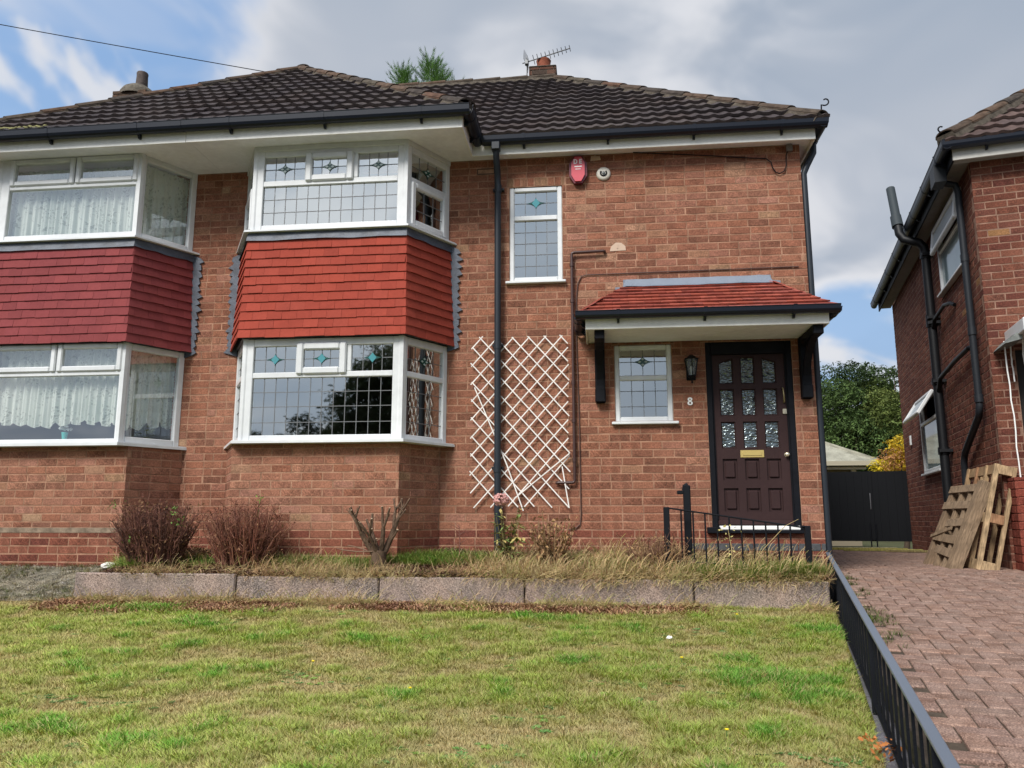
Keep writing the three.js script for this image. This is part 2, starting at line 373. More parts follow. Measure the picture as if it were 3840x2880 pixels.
// ---------------------------------------------------------------- roofs
// one pan-and-roll tile cut to what the roof face leaves of it; u along the eaves, s up the slope
const GAUGE = 0.315, COVER = 0.33;
const rollH = (u) => 0.0095 * (1 + Math.cos((u - 0.0825) / 0.165 * 2 * Math.PI)) * (0.8 + 0.2 * Math.cos((u - 0.0825) / 0.165 * 2 * Math.PI));
const US = [0, 0.03, 0.048, 0.066, 0.0825, 0.099, 0.117, 0.135, 0.195, 0.213, 0.231, 0.2475, 0.264, 0.282, 0.30, 0.33];
function tileGeo(O, U, S, N, u0, s0, lo, hi, jit) {
  const mb = new MB(); mb.off = [rnd(), rnd()];
  const rows = [[], []], ok = [];
  US.forEach((u) => {
    const w = u0 + u, a = Math.max(s0, lo(w)), b = Math.min(s0 + GAUGE + 0.05, hi(w)); ok.push(b - a > 0.004);
    const bb = Math.max(a, b), P = (s) => O.clone().addScaledVector(U, w).addScaledVector(S, s).addScaledVector(N, rollH(u) + 0.036 * (1 - (s - s0) / GAUGE) + jit * (1 - (s - s0) / GAUGE) + 0.004);
    rows[0].push(P(a)); rows[1].push(P(bb));
  });
  let any = false;
  for (let i = 0; i + 1 < US.length; i++) {
    if (!ok[i] && !ok[i + 1]) continue;
    any = true;
    const nrm = (k) => { const i0 = Math.max(k - 1, 0), i1 = Math.min(k + 1, US.length - 1); return V(0, 0, 0).subVectors(rows[0][i1], rows[0][i0]).cross(S).normalize(); };
    const a = rows[0][i], b = rows[0][i + 1], c = rows[1][i + 1], d = rows[1][i], na = nrm(i), nb = nrm(i + 1), uv = [[US[i], 0], [US[i + 1], 0], [US[i + 1], 0.36], [US[i], 0.36]];
    mb.tri(a, b, c, na, nb, nb, uv[0], uv[1], uv[2]); mb.tri(a, c, d, na, nb, na, uv[0], uv[2], uv[3]);
    const a2 = a.clone().addScaledVector(N, -0.034), b2 = b.clone().addScaledVector(N, -0.034); mb.quad(a2, b2, b, a);
  }
  return any ? mb.geo() : null;
}
const PAL_T = [[.078, .062, .062], [.073, .058, .059], [.084, .066, .065], [.07, .057, .058], [.088, .071, .069], [.077, .062, .064], [.094, .076, .072], [.082, .062, .058]];
const tileMats = PAL_T.map((c) => std(c, 0.72, { ...cm(T_blot, 0.6), ...bm(T_grain, 0.2, 0.004) }));
function roofTiles(parent, O, U, S, width, slope, lo, hi, mats = tileMats) {
  const N = V(0, 0, 0).crossVectors(U, S).normalize();
  for (let s0 = -0.06, r = 0; s0 < slope; s0 += GAUGE, r++) for (let u0 = -0.02; u0 < width; u0 += COVER) {
    const g = tileGeo(O, U, S, N, u0, s0, (w) => (lo(w) <= 0.001 ? -0.06 : lo(w)), hi, rr(0, 0.006));
    if (g) put('roof_tile', g, pick(mats), parent);
  }
}
const ridgeMats = [[.11, .078, .058], [.135, .09, .064], [.085, .068, .058], [.14, .09, .062], [.12, .10, .075], [.15, .085, .058], [.085, .07, .06], [.11, .085, .065]].map((c) => std(c, 0.9, { ...cm(T_blot, 0.35), ...bm(T_grain, 0.2, 0.006) }));
const mortarGrey = std([.16, .135, .108], 0.95, { ...cm(T_blot, 0.3), ...bm(T_grain, 0.15, 0.01) });
// half-round cappings laid end to end with mortar under them
function ridgeRun(parent, A, B, r = 0.11, len = 0.42, tilt = 0.6) {
  const L = B.clone().sub(A), n = Math.max(1, Math.round(L.length() / len)), d = L.clone().normalize(), side = V(0, 0, 0).crossVectors(d, V(0, 1, 0)).normalize(), up = V(0, 0, 0).crossVectors(side, d).normalize();
  const bed = new MB(); bed.sweep([[-r * 1.12, -0.075], [r * 1.12, -0.075], [r * 0.9, 0.03], [-r * 0.9, 0.03]], A, side, up, L); bed.build('mortar_bedding', mortarGrey, parent);
  for (let i = 0; i < n; i++) {
    const P = A.clone().lerp(B, i / n), Q = A.clone().lerp(B, (i + 1.06) / n), mb = new MB(); mb.off = [rnd(), rnd()];
    const k = 9, ring = (p, rad, lift) => Array.from({ length: k }, (_, j) => { const a = Math.PI * (0.02 + 0.96 * j / (k - 1)); return p.clone().addScaledVector(side, Math.cos(a) * rad).addScaledVector(up, Math.sin(a) * rad * tilt + lift); });
    const j = rr(-0.003, 0.003), r0 = ring(P, r * 1.04, 0.012 + j), r1 = ring(Q, r * 0.97, 0.0 + j);
    mb.grid([r0.slice().reverse(), r1.slice().reverse()]); mb.grid([r0, r1].map((q) => q.map((p) => p.clone().addScaledVector(up, -0.016))));
    for (const [R0] of [[r0], [r1]]) for (let m = 0; m + 1 < k; m++) mb.quad(R0[m].clone().addScaledVector(up, -0.016), R0[m + 1].clone().addScaledVector(up, -0.016), R0[m + 1], R0[m]);
    put('ridge_tile', mb.geo(), pick(ridgeMats), parent);
  }
}
// gutter along the eaves: out is the direction away from the wall
function gutterRun(parent, P, Q, out, h = 0.1) {
  const up = V(0, 1, 0), mb = new MB(), outer = [], inner = [];
  for (let i = 0; i <= 8; i++) { const a = Math.PI * i / 8; outer.push([0.062 - Math.cos(a) * 0.062, -Math.pow(Math.sin(a), 0.62) * h]); inner.push([0.062 - Math.cos(a) * 0.056, -Math.pow(Math.sin(a), 0.62) * (h - 0.006)]); }
  mb.sweep([...outer, [0.13, 0.004], [0.128, 0.008], [0.116, 0.006], ...inner.reverse()], P, out, up, Q.clone().sub(P));
  const g = mb.build('gutter', M.gutter, parent), len = P.distanceTo(Q), n = Math.max(2, Math.round(len / 0.95));
  for (let i = 0; i < n; i++) {
    const c = P.clone().lerp(Q, (i + 0.5) / n), d = Q.clone().sub(P).normalize(), b = new MB();
    b.sweep([...Array.from({ length: 9 }, (_, k) => { const a = Math.PI * k / 8; return [0.062 - Math.cos(a) * 0.066, -Math.pow(Math.sin(a), 0.62) * (h + 0.005)]; }), [0.134, 0.012], [-0.004, 0.012]], c.clone().addScaledVector(d, -0.018), out, up, d.clone().multiplyScalar(0.036));
    b.sweep([[-0.002, -h - 0.035], [0.028, -h - 0.035], [0.05, -h], [-0.002, -h + 0.02]], c.clone().addScaledVector(d, -0.012), out, up, d.clone().multiplyScalar(0.024));
    b.build('gutter_bracket', M.gutter, g);
  }
  return g;
}

// ---------------------------------------------------------------- windows
// frame of four members butted together, w wide
function ring4(mb, x0, x1, y0, y1, w, z0, z1, c = 0.008) {
  mb.cb(x0, x0 + w, y0, y1, z0, z1, c); mb.cb(x1 - w, x1, y0, y1, z0, z1, c);
  mb.cb(x0 + w, x1 - w, y0, y0 + w, z0, z1 - 0.0012, c); mb.cb(x0 + w, x1 - w, y1 - w, y1, z0, z1 - 0.0012, c);
}
const motifMats = { dark: std([0.012, 0.06, 0.05], 0.25), teal: std([0.06, 0.235, 0.27], 0.2), pale: std([0.34, 0.42, 0.40], 0.25) };
// leaded light: quarries of glass between cames, each its own pane
function leaded(win, F, x0, x1, y0, y1, z, xs, ys, mat, motif) {
  const X = [x0, ...xs, x1], Y = [y0, ...ys, y1];
  for (let i = 0; i + 1 < X.length; i++) for (let j = 0; j + 1 < Y.length; j++) {
    const mb = new MB(F), t = [rr(-.0004, .0004), rr(-.0004, .0004), rr(-.0004, .0004)];
    mb.quad(V(X[i], Y[j], z + t[0]), V(X[i + 1], Y[j], z + t[1]), V(X[i + 1], Y[j + 1], z + t[2]), V(X[i], Y[j + 1], z + t[0] + t[2] - t[1]));
    mb.build('pane', mat, win);
  }
  const c = new MB(F), b = 0.0034;
  for (const x of xs) c.box(x - b, x + b, y0, y1, z - 0.003, z + 0.0038);
  for (const y of ys) c.box(x0, x1, y - b, y + b, z - 0.003, z + 0.0044);
  if (c.p.length) c.build('leading', M.came, win);
  if (motif) {
    const [cx, cy, w, h, kind] = motif, pt = []; const cv = (t) => Math.pow(t, 1.7);
    for (let q = 0; q < 4; q++) for (let k = 0; k < 6; k++) { const t = k / 6, s = [[1, 1], [-1, 1], [-1, -1], [1, -1]][q], a = q % 2 ? 1 - t : t; pt.push([cx + s[0] * w * cv(1 - a), cy + s[1] * h * cv(a) + s[1] * 0.002]); }
    const star = new MB(F); star.prism(pt, z + 0.005, z + 0.009); star.build('stained_motif', motifMats.dark, win);
    const r = kind === 'teal' ? 0.72 : 0.0, d = new MB(F);
    if (r) d.prism([[cx - w * 0.42, cy], [cx, cy - h * 0.82], [cx + w * 0.42, cy], [cx, cy + h * 0.82]], z + 0.0095, z + 0.0125);
    else for (const [sx, sy] of [[0.42, 0], [-0.42, 0], [0, 0.45], [0, -0.45]]) { const ax = cx + sx * w * 0.75, ay = cy + sy * h, e = 0.013; d.prism([[ax - e * 1.5, ay], [ax, ay - e], [ax + e * 1.5, ay], [ax, ay + e]], z + 0.0095, z + 0.0115); }
    d.build('stained_motif', r ? motifMats.teal : motifMats.pale, win);
  }
}
const span = (a, b, n) => Array.from({ length: n - 1 }, (_, i) => a + (b - a) * (i + 1) / n);

// ---------------------------------------------------------------- bays, shared by the two halves of the pair
// outline of a bay in plan, set out by o from the window line
const bayPts = (c, o) => [[c[0][0] - o / 0.857, 0], [c[1][0] - 0.566 * o, 0.6 + o], [c[2][0] + 0.566 * o, 0.6 + o], [c[3][0] + o / 0.857, 0]];
const BAY_A = [[-4.16, 0], [-3.80, 0.6], [-2.04, 0.6], [-1.68, 0]], BAY_B = [[-7.28, 0], [-6.92, 0.6], [-5.16, 0.6], [-4.80, 0]];
const plan = (mb, pts, y0, y1) => mb.sweep(pts, V(0, y0, 0), V(1, 0, 0), V(0, 0, 1), V(0, y1 - y0, 0));
const edges = (p) => [0, 1, 2].map((i) => wallFrame(p[i][0], p[i][1], p[i + 1][0], p[i + 1][1]));
const edgeLen = (p, i) => Math.hypot(p[i + 1][0] - p[i][0], p[i + 1][1] - p[i][1]);
function tileHanging(house, c, pal, y0, rows, gauge) {
  const back = new MB(); plan(back, bayPts(c, 0.02), y0 + 0.01, y0 + rows * gauge + 0.06);
  const wall = back.build('tile_hanging', M.lead, house);
  const mats = pal.map((q) => std(q, 0.85, { ...cm(T_dirt, 0.9), ...bm(T_grain, 0.3, 0.003) }));
  for (let r = 0; r < rows; r++) {
    const o = 0.036 + 0.042 * Math.pow(1 - r / rows, 1.6), p = bayPts(c, o), F = edges(p), yb = y0 + r * gauge;
    for (let s = 0; s < 3; s++) {
      const L = edgeLen(p, s); let x = -(r % 2) * 0.0825 - 0.02;
      while (x < L) {
        const a = Math.max(0, x), b = Math.min(L, x + 0.163); x += 0.165;
        if (b - a < 0.012) continue;
        const mb = new MB(F[s]); mb.off = [rnd(), rnd()];
        const e = rr(-0.004, 0.003), t = rr(-0.002, 0.003), dl = rr(-0.002, 0.002), y1 = yb + gauge + 0.02, lo = (q) => yb + e + dl * (q - a) / 0.16;
        const P = (X, Y, Z) => V(X, Y, Z), zf = 0.008 + t, zt = -0.012;
        mb.quad(P(a, lo(a), zf), P(b, lo(b), zf), P(b, y1, zt), P(a, y1, zt));
        mb.quad(P(a, lo(a), zf - 0.017), P(b, lo(b), zf - 0.017), P(b, lo(b), zf), P(a, lo(a), zf));
        mb.quad(P(b, lo(b), zf), P(b, lo(b), zf - 0.014), P(b, y1, zt - 0.012), P(b, y1, zt));
        mb.quad(P(a, lo(a), zf - 0.014), P(a, lo(a), zf), P(a, y1, zt), P(a, y1, zt - 0.012));
        mb.build('tile', pick(mats), wall);
      }
    }
  }
  return wall;
}
// lead at the foot of the upper sill and stepped up the wall on both sides
function bayLead(house, c, y0, y1) {
  const mb = new MB(), top = bayPts(c, 0.03), bot = bayPts(c, 0.048);
  for (let i = 0; i < 3; i++) {
    const n = 6, row = (p, y) => Array.from({ length: n + 1 }, (_, k) => V(lerp(p[i][0], p[i + 1][0], k / n), y + (y < y1 ? rr(-0.008, 0.008) : 0), lerp(p[i][1], p[i + 1][1], k / n) + (y < y1 ? rr(0, 0.01) : 0)));
    mb.grid([row(bot, y1 - 0.10), row(top, y1)]);
  }
  for (const s of [-1, 1]) {
    const xe = s < 0 ? bayPts(c, 0.05)[0][0] : bayPts(c, 0.05)[3][0], out = [], n = Math.round((y1 - y0) / COURSE);
    for (let k = 0; k < n; k++) { const y = y0 + k * COURSE; const q = rr(0.07, 0.115); out.push([xe + s * rr(0.035, 0.05), y + rr(-.006, .006)], [xe + s * q, y + rr(0.012, 0.03)], [xe + s * rr(0.05, 0.07), y + COURSE - rr(0.005, 0.02)]); }
    mb.prism([[xe - s * 0.06, y0 - 0.03], ...out, [xe - s * 0.06, y1]], 0.004, 0.022);
  }
  mb.build('lead_flashing', M.lead, house);
}
function cornerPost(mb, c, i, y0, y1) { // fills the angle between front and side frames
  const a = bayPts(c, 0)[i], b = bayPts(c, 0.012)[i], s = i === 1 ? -1 : 1;
  plan(mb, [[a[0] - s * 0.05, a[1] - 0.002], [a[0] - s * 0.03, b[1] - 0.004], [b[0] + s * 0.000, b[1] - 0.004], [b[0] + s * 0.018, a[1] - 0.028], [a[0] + s * 0.02, a[1] - 0.06]], y0, y1);
}
function sillPlan(house, c, o, y0, y1) { const mb = new MB(); plan(mb, bayPts(c, o), y0, y1 - 0.008); plan(mb, bayPts(c, o - 0.008), y1 - 0.008, y1); return mb.build('sill', M.upvc, house); }

// leaded bay lights of the right half; y: frame bottom, glass bottom, transom, glass top, frame top
function bayWindowA(house, c, y, upper, rows) {
  const kind = upper ? 'dark' : 'teal', X = (x) => x;
  const F = new THREE.Matrix4().makeTranslation(0, 0, 0.6), win = holder('window', house), f = new MB(F);
  const [yb, gb, t0, t1, gt, yt] = y;
  f.cb(-3.80, -3.685, yb, yt, -0.07, 0); f.cb(-2.148, -2.04, yb, yt, -0.07, 0);
  f.cb(-3.685, -2.148, yb, gb, -0.07, -0.0015); f.cb(-3.685, -2.148, t0, t1, -0.07, -0.0015); f.cb(-3.685, -2.148, gt, yt, -0.07, -0.0015);
  f.cb(-3.212, -3.15, t1, gt, -0.07, -0.003); f.cb(-2.69, -2.60, t1, gt, -0.07, -0.003);
  f.M = null; cornerPost(f, c, 1, yb, yt); cornerPost(f, c, 2, yb, yt);
  f.build('frame', M.upvc, win);
  const s = new MB(F); ring4(s, -3.20, -2.65, t1 - 0.028, gt + 0.026, 0.076, -0.05, 0.028, 0.014); s.build('sash', M.upvc, win);
  leaded(win, F, -3.685, -2.148, gb, t0, -0.028, span(-3.685, -2.148, 12), rows, M.mirror, null);
  const my = (t1 + gt) / 2, q = (x0, x1) => span(x0, x1, 4);
  const top = (x0, x1, y0, y1, z) => { const cx = (x0 + x1) / 2, cy = (y0 + y1) / 2, w = (x1 - x0); leaded(win, F, x0, x1, y0, y1, z, [x0 + w * 0.27, cx, x1 - w * 0.27], [cy], M.mirror, [cx, cy, 0.105, 0.064, kind]); };
  top(-3.685, -3.212, t1, gt, -0.028); top(-3.124, -2.726, t1 + 0.048, gt - 0.05, -0.01); top(-2.60, -2.148, t1, gt, -0.028);
  // splayed sides
  for (const [P, Q] of [[c[2], c[3]], [c[0], c[1]]]) {
    const S = wallFrame(...P, ...Q), w2 = holder('window', house), g = new MB(S), L = 0.70;
    g.cb(0.0, 0.075, yb, yt, -0.07, -0.001); g.cb(L - 0.065, L, yb, yt, -0.07, -0.001);
    g.cb(0.075, L - 0.065, yb, gb, -0.07, -0.002); g.cb(0.075, L - 0.065, t0, t1, -0.07, -0.002); g.cb(0.075, L - 0.065, gt, yt, -0.07, -0.002);
    g.build('frame', M.upvc, w2);
    const xs = span(0.075, L - 0.065, 4);
    leaded(w2, S, 0.075, L - 0.065, t1, gt, -0.03, xs, [my], M.mirror, [L / 2, my, 0.11, 0.07, 'dark']);
    if (upper) { const h = new MB(S); ring4(h, 0.068, L - 0.058, gb - 0.03, t0 + 0.012, 0.065, -0.05, 0.02, 0.012); h.build('sash', M.upvc, w2); leaded(w2, S, 0.133, L - 0.123, gb + 0.035, t0 - 0.053, -0.012, span(0.133, L - 0.123, 3), span(gb + 0.035, t0 - 0.053, 3), M.mirror, null); }
    else leaded(w2, S, 0.075, L - 0.065, gb, t0, -0.03, span(0.075, L - 0.065, 3), rows, M.mirror, null);
  }
}
// clear bay lights of the left half
function bayWindowB(house, c, y) {
  const F = new THREE.Matrix4().makeTranslation(0, 0, 0.6), win = holder('window', house), f = new MB(F), [yb, gb, t0, t1, gt, yt] = y;
  f.cb(-6.92, -6.775, yb, yt, -0.07, 0); f.cb(-5.195, -5.16, yb, yt, -0.07, 0); f.cb(-6.775, -5.195, yb, gb, -0.07, -0.0015); f.cb(-6.775, -5.195, t0, t1, -0.07, -0.0015); f.cb(-6.775, -5.195, gt + 0.035, yt, -0.07, -0.0015);
  f.M = null; cornerPost(f, c, 1, yb, yt); cornerPost(f, c, 2, yb, yt);
  f.build('frame', M.upvc, win);
  const pane = (x0, x1, y0, y1, z) => { const p = new MB(F); p.quad(V(x0, y0, z), V(x1, y0, z), V(x1, y1, z), V(x0, y1, z)); p.build('pane', M.glass, win); };
  for (const [a, b] of [[-6.775, -5.972], [-5.956, -5.19]]) { const s = new MB(F); ring4(s, a, b, t1 - 0.012, gt + 0.055, 0.062, -0.05, 0.022, 0.012); s.build('sash', M.upvc, win); pane(a + 0.062, b - 0.062, t1 + 0.05, gt - 0.007, -0.01); }
  pane(-6.775, -5.195, gb, t0, -0.03);
  for (const [P, Q] of [[c[2], c[3]], [c[0], c[1]]]) {
    const S = wallFrame(...P, ...Q), w2 = holder('window', house), g = new MB(S), L = 0.70;
    ring4(g, 0, L, yb, yt, 0.07, -0.07, -0.001); g.build('frame', M.upvc, w2);
    const p = new MB(S); p.quad(V(0.07, yb + 0.07, -0.03), V(L - 0.07, yb + 0.07, -0.03), V(L - 0.07, yt - 0.07, -0.03), V(0.07, yt - 0.07, -0.03)); p.build('pane', M.glass, w2);
  }
}

// ---------------------------------------------------------------- right half of the pair: number 8
const EAVES = 4.42, PITCH = 0.81, CS = 0.777, SN = 0.6294, UP = V(0, 1, 0), SLOPE_S = V(0, SN, -CS);
const houseA = thing('semi_detached_house', 'red brick semi-detached house with leaded white bay windows and bright red hung tiles', 'house');
{
  const h = houseA; reseed(101);
  const F0 = wallFrame(-4.48, 0, 2.295, 0), ox = (x) => x + 4.48;
  const stair = [ox(-0.978), ox(-0.37), 2.765, 3.905], small = [ox(0.182), ox(0.803), 1.15, 2.003], door = [ox(1.163), ox(2.072), -0.002, 2.012];
  const wm = new MB();
  slab(wm, F0, 0, 6.775, -0.6, 4.3, [stair, small, door, [ox(-4.1), ox(-1.84), 0.98, 4.2]]);
  slab(wm, wallFrame(2.295, 0, 2.295, -7), 0.1, 7, -0.6, 4.3); slab(wm, wallFrame(2.295, -7, -4.48, -7), 0.1, 6.775, -0.6, 4.3);
  const base = [[-4.215, 0], [-3.89, 0.55], [-2.065, 0.55], [-1.74, 0]], E = edges(base);
  for (let i = 0; i < 3; i++) slab(wm, E[i], i === 1 ? 0 : 0.004, edgeLen(base, i) - (i === 1 ? 0 : 0.004), -0.6, 0.895);
  const wall = wm.build('wall', M.mortarA, h);
  const bw = new Brickwork();
  const sold = [[ox(-1.0), ox(-0.35), 3.905, 4.012], [ox(0.16), ox(0.83), 2.003, 2.11], [ox(1.12), ox(2.11), 2.012, 2.118]];
  bw.field(F0, 0, 6.775, -0.51, 4.26, [stair, small, door, ...sold, [ox(-4.14), ox(-1.80), -1, 5], [ox(-1.36), ox(-1.15), 4.08, 4.155]], { plinth: -0.01 });
  for (const s of sold) for (let x = s[0]; x < s[1] - 0.02; x += 0.0785) bw.one(F0, x, Math.min(x + 0.068, s[1]), s[2] + 0.006, s[3] - 0.004, { pal: s[2] > 3 ? [PAL_A[10], PAL_A[11], PAL_A[3], PAL_A[0]] : [PAL_A[4], PAL_A[7], PAL_P[1], PAL_P[2]] });
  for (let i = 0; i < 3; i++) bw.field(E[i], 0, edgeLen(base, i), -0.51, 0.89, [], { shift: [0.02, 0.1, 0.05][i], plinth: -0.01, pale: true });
  bw.flush(wall, h);
  // blue engineering course low on the wall, air brick under the eaves, pale repairs
  { const b = new MB(F0); for (let x = ox(0.9); x < 6.76; x += 0.2255) b.cb(x, Math.min(x + 0.218, 6.775), -0.213, -0.137, -0.03, 0.006, 0.006); b.build('engineering_brick', std([.10, .105, .11], 0.7, cm(T_blot, 0.4)), h); }
  { const b = new MB(F0); ring4(b, ox(-1.36), ox(-1.15), 4.08, 4.155, 0.012, -0.03, 0.002, 0.003); for (let k = 0; k < 6; k++) b.box(ox(-1.345) + k * 0.031, ox(-1.345) + k * 0.031 + 0.012, 4.092, 4.143, -0.03, -0.004); b.build('air_brick', std([.07, .045, .035], 0.8), h); }
  { const b = new MB(F0); b.prism([[4.64, 3.085], [4.82, 3.09], [4.815, 3.14], [4.77, 3.18], [4.71, 3.185], [4.655, 3.14]], -0.004, 0.006); b.prism([[4.44, 4.18], [4.56, 4.19], [4.55, 4.235], [4.45, 4.24]], -0.004, 0.006); b.box(4.72, 4.732, 3.115, 3.165, 0.004, 0.012); b.box(4.49, 4.5, 4.2, 4.25, 0.004, 0.03); b.build('mortar_patch', std([.5, .38, .29], 0.95), h); }
  // inside
  { const r = new MB(); r.box(-4.42, 2.19, -0.08, -0.02, -6.9, -0.11); r.box(-4.42, 2.19, 2.12, 2.3, -6.9, -0.11); r.box(-4.42, 2.19, 4.31, 4.34, -6.9, -0.11); r.box(-4.47, -4.40, -0.02, 4.3, -6.9, -0.11); r.box(-1.4, -1.3, -0.02, 4.3, -6.9, -0.11); r.box(-4.4, 2.19, -0.02, 4.3, -3.7, -3.6);
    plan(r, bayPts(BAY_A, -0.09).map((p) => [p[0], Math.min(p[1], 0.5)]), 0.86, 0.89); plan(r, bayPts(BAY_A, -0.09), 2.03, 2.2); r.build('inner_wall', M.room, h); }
  // bay
  tileHanging(h, BAY_A, [[.325, .058, .037], [.31, .055, .036], [.335, .061, .04], [.30, .053, .035], [.32, .06, .04]], 2.03, 11, 0.1);
  bayLead(h, BAY_A, 2.0, 3.228);
  sillPlan(h, BAY_A, 0.078, 3.228, 3.252); sillPlan(h, BAY_A, 0.082, 0.897, 0.93);
  bayWindowA(h, BAY_A, [3.252, 3.325, 3.78, 3.845, 4.128, 4.262], true, span(3.325, 3.78, 3));
  bayWindowA(h, BAY_A, [0.93, 0.985, 1.60, 1.66, 1.947, 2.03], false, [1.122, 1.29, 1.447]);
  { const b = new MB(); for (const [F, l] of edges(BAY_A).map((F, i) => [F, edgeLen(BAY_A, i)])) { b.M = F; b.cb(0.0, l, 4.2, 4.258, -0.05, 0.012, 0.005); } b.build('head_board', M.upvc, h); }
  // stair and cloakroom windows
  const flat = (x0, x1, y0, y1, tr, cols, rowsB, motif, sx) => {
    const w = holder('window', h), F = new THREE.Matrix4().makeTranslation(0, 0, -0.012), f = new MB(F), t = 0.056;
    ring4(f, x0, x1, y0, y1, t, -0.07, 0, 0.01); f.cb(x0 + t, x1 - t, tr[0], tr[1], -0.07, -0.0015, 0.01); f.build('frame', M.upvc, w);
    leaded(w, F, x0 + t, x1 - t, y0 + t, tr[0], -0.03, span(x0 + t, x1 - t, cols), rowsB, M.mirror, null);
    const cy = (tr[1] + y1 - t) / 2, cx = (x0 + x1) / 2; leaded(w, F, x0 + t, x1 - t, tr[1], y1 - t, -0.03, span(x0 + t, x1 - t, 4), [cy + 0.01], M.mirror, [cx, cy + 0.01, 0.11, 0.07, motif]);
    const s = new MB(); s.cb(x0 - 0.04, x1 + sx, y0 - 0.032, y0 - 0.002, -0.06, 0.055, 0.006); s.build('sill', M.upvc, w);
  };
  flat(-0.978, -0.37, 2.765, 3.903, [3.495, 3.556], 4, span(2.82, 3.495, 5).slice(0, 4).map((y) => y), 'teal', 0.035);
  flat(0.182, 0.803, 1.15, 2.002, [1.607, 1.664], 4, [1.32, 1.49], 'dark', 0.05);
  // front door
  const d = holder('front_door', h);
  { const f = new MB(); f.cb(1.163, 1.222, -0.0, 2.01, -0.1, -0.004, 0.006); f.cb(2.010, 2.071, -0.0, 2.01, -0.1, -0.004, 0.006); f.cb(1.222, 2.010, 1.875, 2.01, -0.1, -0.005, 0.006); f.box(1.222, 1.236, 0.04, 1.875, -0.1, -0.028); f.box(1.996, 2.010, 0.04, 1.875, -0.1, -0.028); f.build('door_frame', M.black, d); }
  const PC = [[1.305, 1.456], [1.535, 1.683], [1.76, 1.908]], PR = [[0.857, 1.142], [1.207, 1.496], [1.556, 1.836]], PP = [[0.19, 0.435], [0.52, 0.745]];
  const arch = (i, x) => { const t = (x - 1.607) / 0.32; return 1.872 - 0.068 * t * t - (i === 1 ? 0.006 : 0.006); };
  const hole = (i, j, e = 0) => { const [x0, x1] = PC[i], [y0, y1] = PR[j]; return j < 2 ? [[x0 + e, y0 + e], [x1 - e, y0 + e], [x1 - e, y1 - e], [x0 + e, y1 - e]] : [[x0 + e, y0 + e], [x1 - e, y0 + e], ...[0, 0.25, 0.5, 0.75, 1].map((t) => { const x = lerp(x1 - e, x0 + e, t); return [x, arch(i, x) - e - 0.016]; })]; };
  const doorMat = std([.038, .020, .020], 0.56, { ...bm(T_wood, 0.6, 0.0012), ...cm(T_dirt, 1.1) });
  { const l = new MB(), holes = []; for (let i = 0; i < 3; i++) for (let j = 0; j < 3; j++) holes.push(hole(i, j)); for (let i = 0; i < 3; i++) for (const [y0, y1] of PP) holes.push([[PC[i][0], y0], [PC[i][1], y0], [PC[i][1], y1], [PC[i][0], y1]]);
    l.prism([[1.224, 0.046], [2.008, 0.046], [2.008, 1.873], [1.224, 1.873]], -0.088, -0.046, holes); l.build('door_leaf', doorMat, d); }
  const T_wave = tex(256, (u, v) => 0.5 + per(u, v, 4, 4.4, 2) * 0.5 + per(u, v, 8, 1.4, 2) * 0.9), wave = new THREE.MeshStandardMaterial({ color: rgb([.15, .18, .19]), metalness: 0.85, roughness: 0.24, bumpMap: (() => { const t = T_wave.clone(); t.repeat.set(2.2, 5.2); return t; })(), bumpScale: 0.03 });
  for (let i = 0; i < 3; i++) {
    for (let j = 0; j < 3; j++) {
      const p = new MB(); p.off = [rnd(), rnd()]; p.prism(hole(i, j, -0.002), -0.076, -0.070); p.build('pane', wave, d);
      const b = new MB(), o = hole(i, j), n = hole(i, j, 0.012); o.forEach((q, k) => { const r = o[(k + 1) % o.length], a = n[k], c = n[(k + 1) % n.length]; b.quad(V(q[0], q[1], -0.044), V(r[0], r[1], -0.044), V(c[0], c[1], -0.066), V(a[0], a[1], -0.066)); }); b.build('moulding', doorMat, d);
    }
    for (const [y0, y1] of PP) { const p = new MB(); p.box(PC[i][0] - 0.002, PC[i][1] + 0.002, y0 - 0.002, y1 + 0.002, -0.084, -0.068); p.cb(PC[i][0] + 0.022, PC[i][1] - 0.022, y0 + 0.024, y1 - 0.024, -0.075, -0.050, 0.017); p.build('door_panel', doorMat, d); }
  }
  { const p = new MB(); p.cb(1.224, 2.008, 0.048, 0.10, -0.06, -0.02, 0.012); p.build('weather_bar', doorMat, d); }
  { const p = new MB(); p.cb(1.492, 1.738, 0.757, 0.836, -0.046, -0.038, 0.004); p.cb(1.517, 1.713, 0.777, 0.816, -0.038, -0.032, 0.004); p.build('letterbox', M.brass, d); }
  { const p = new MB(new THREE.Matrix4().makeRotationX(Math.PI / 2).setPosition(1.969, 0.784, -0.046)); p.lathe([[0.001, 0.05], [0.018, 0.048], [0.024, 0.036], [0.018, 0.02], [0.01, 0.012], [0.024, 0]], 0, 0, 0, 16); p.build('door_knob', std([.75, .68, .5], 0.25, { metalness: 0.8 }), d); }
  { const p = new MB(); p.cb(1.953, 1.997, 1.215, 1.275, -0.046, -0.03, 0.006); p.cb(1.968, 1.982, 1.228, 1.262, -0.03, -0.024, 0.003); p.build('lock', std([.55, .50, .38], 0.35, { metalness: 0.7 }), d); }
  { const p = new MB(); p.tube([V(1.964, 1.50, -0.045), V(1.962, 1.49, -0.005), V(1.966, 1.42, 0.0), V(1.970, 1.35, -0.005), V(1.972, 1.34, -0.045)], 0.008, 8); p.build('pull_handle', std([.30, .24, .12], 0.4, { metalness: 0.7 }), d); }
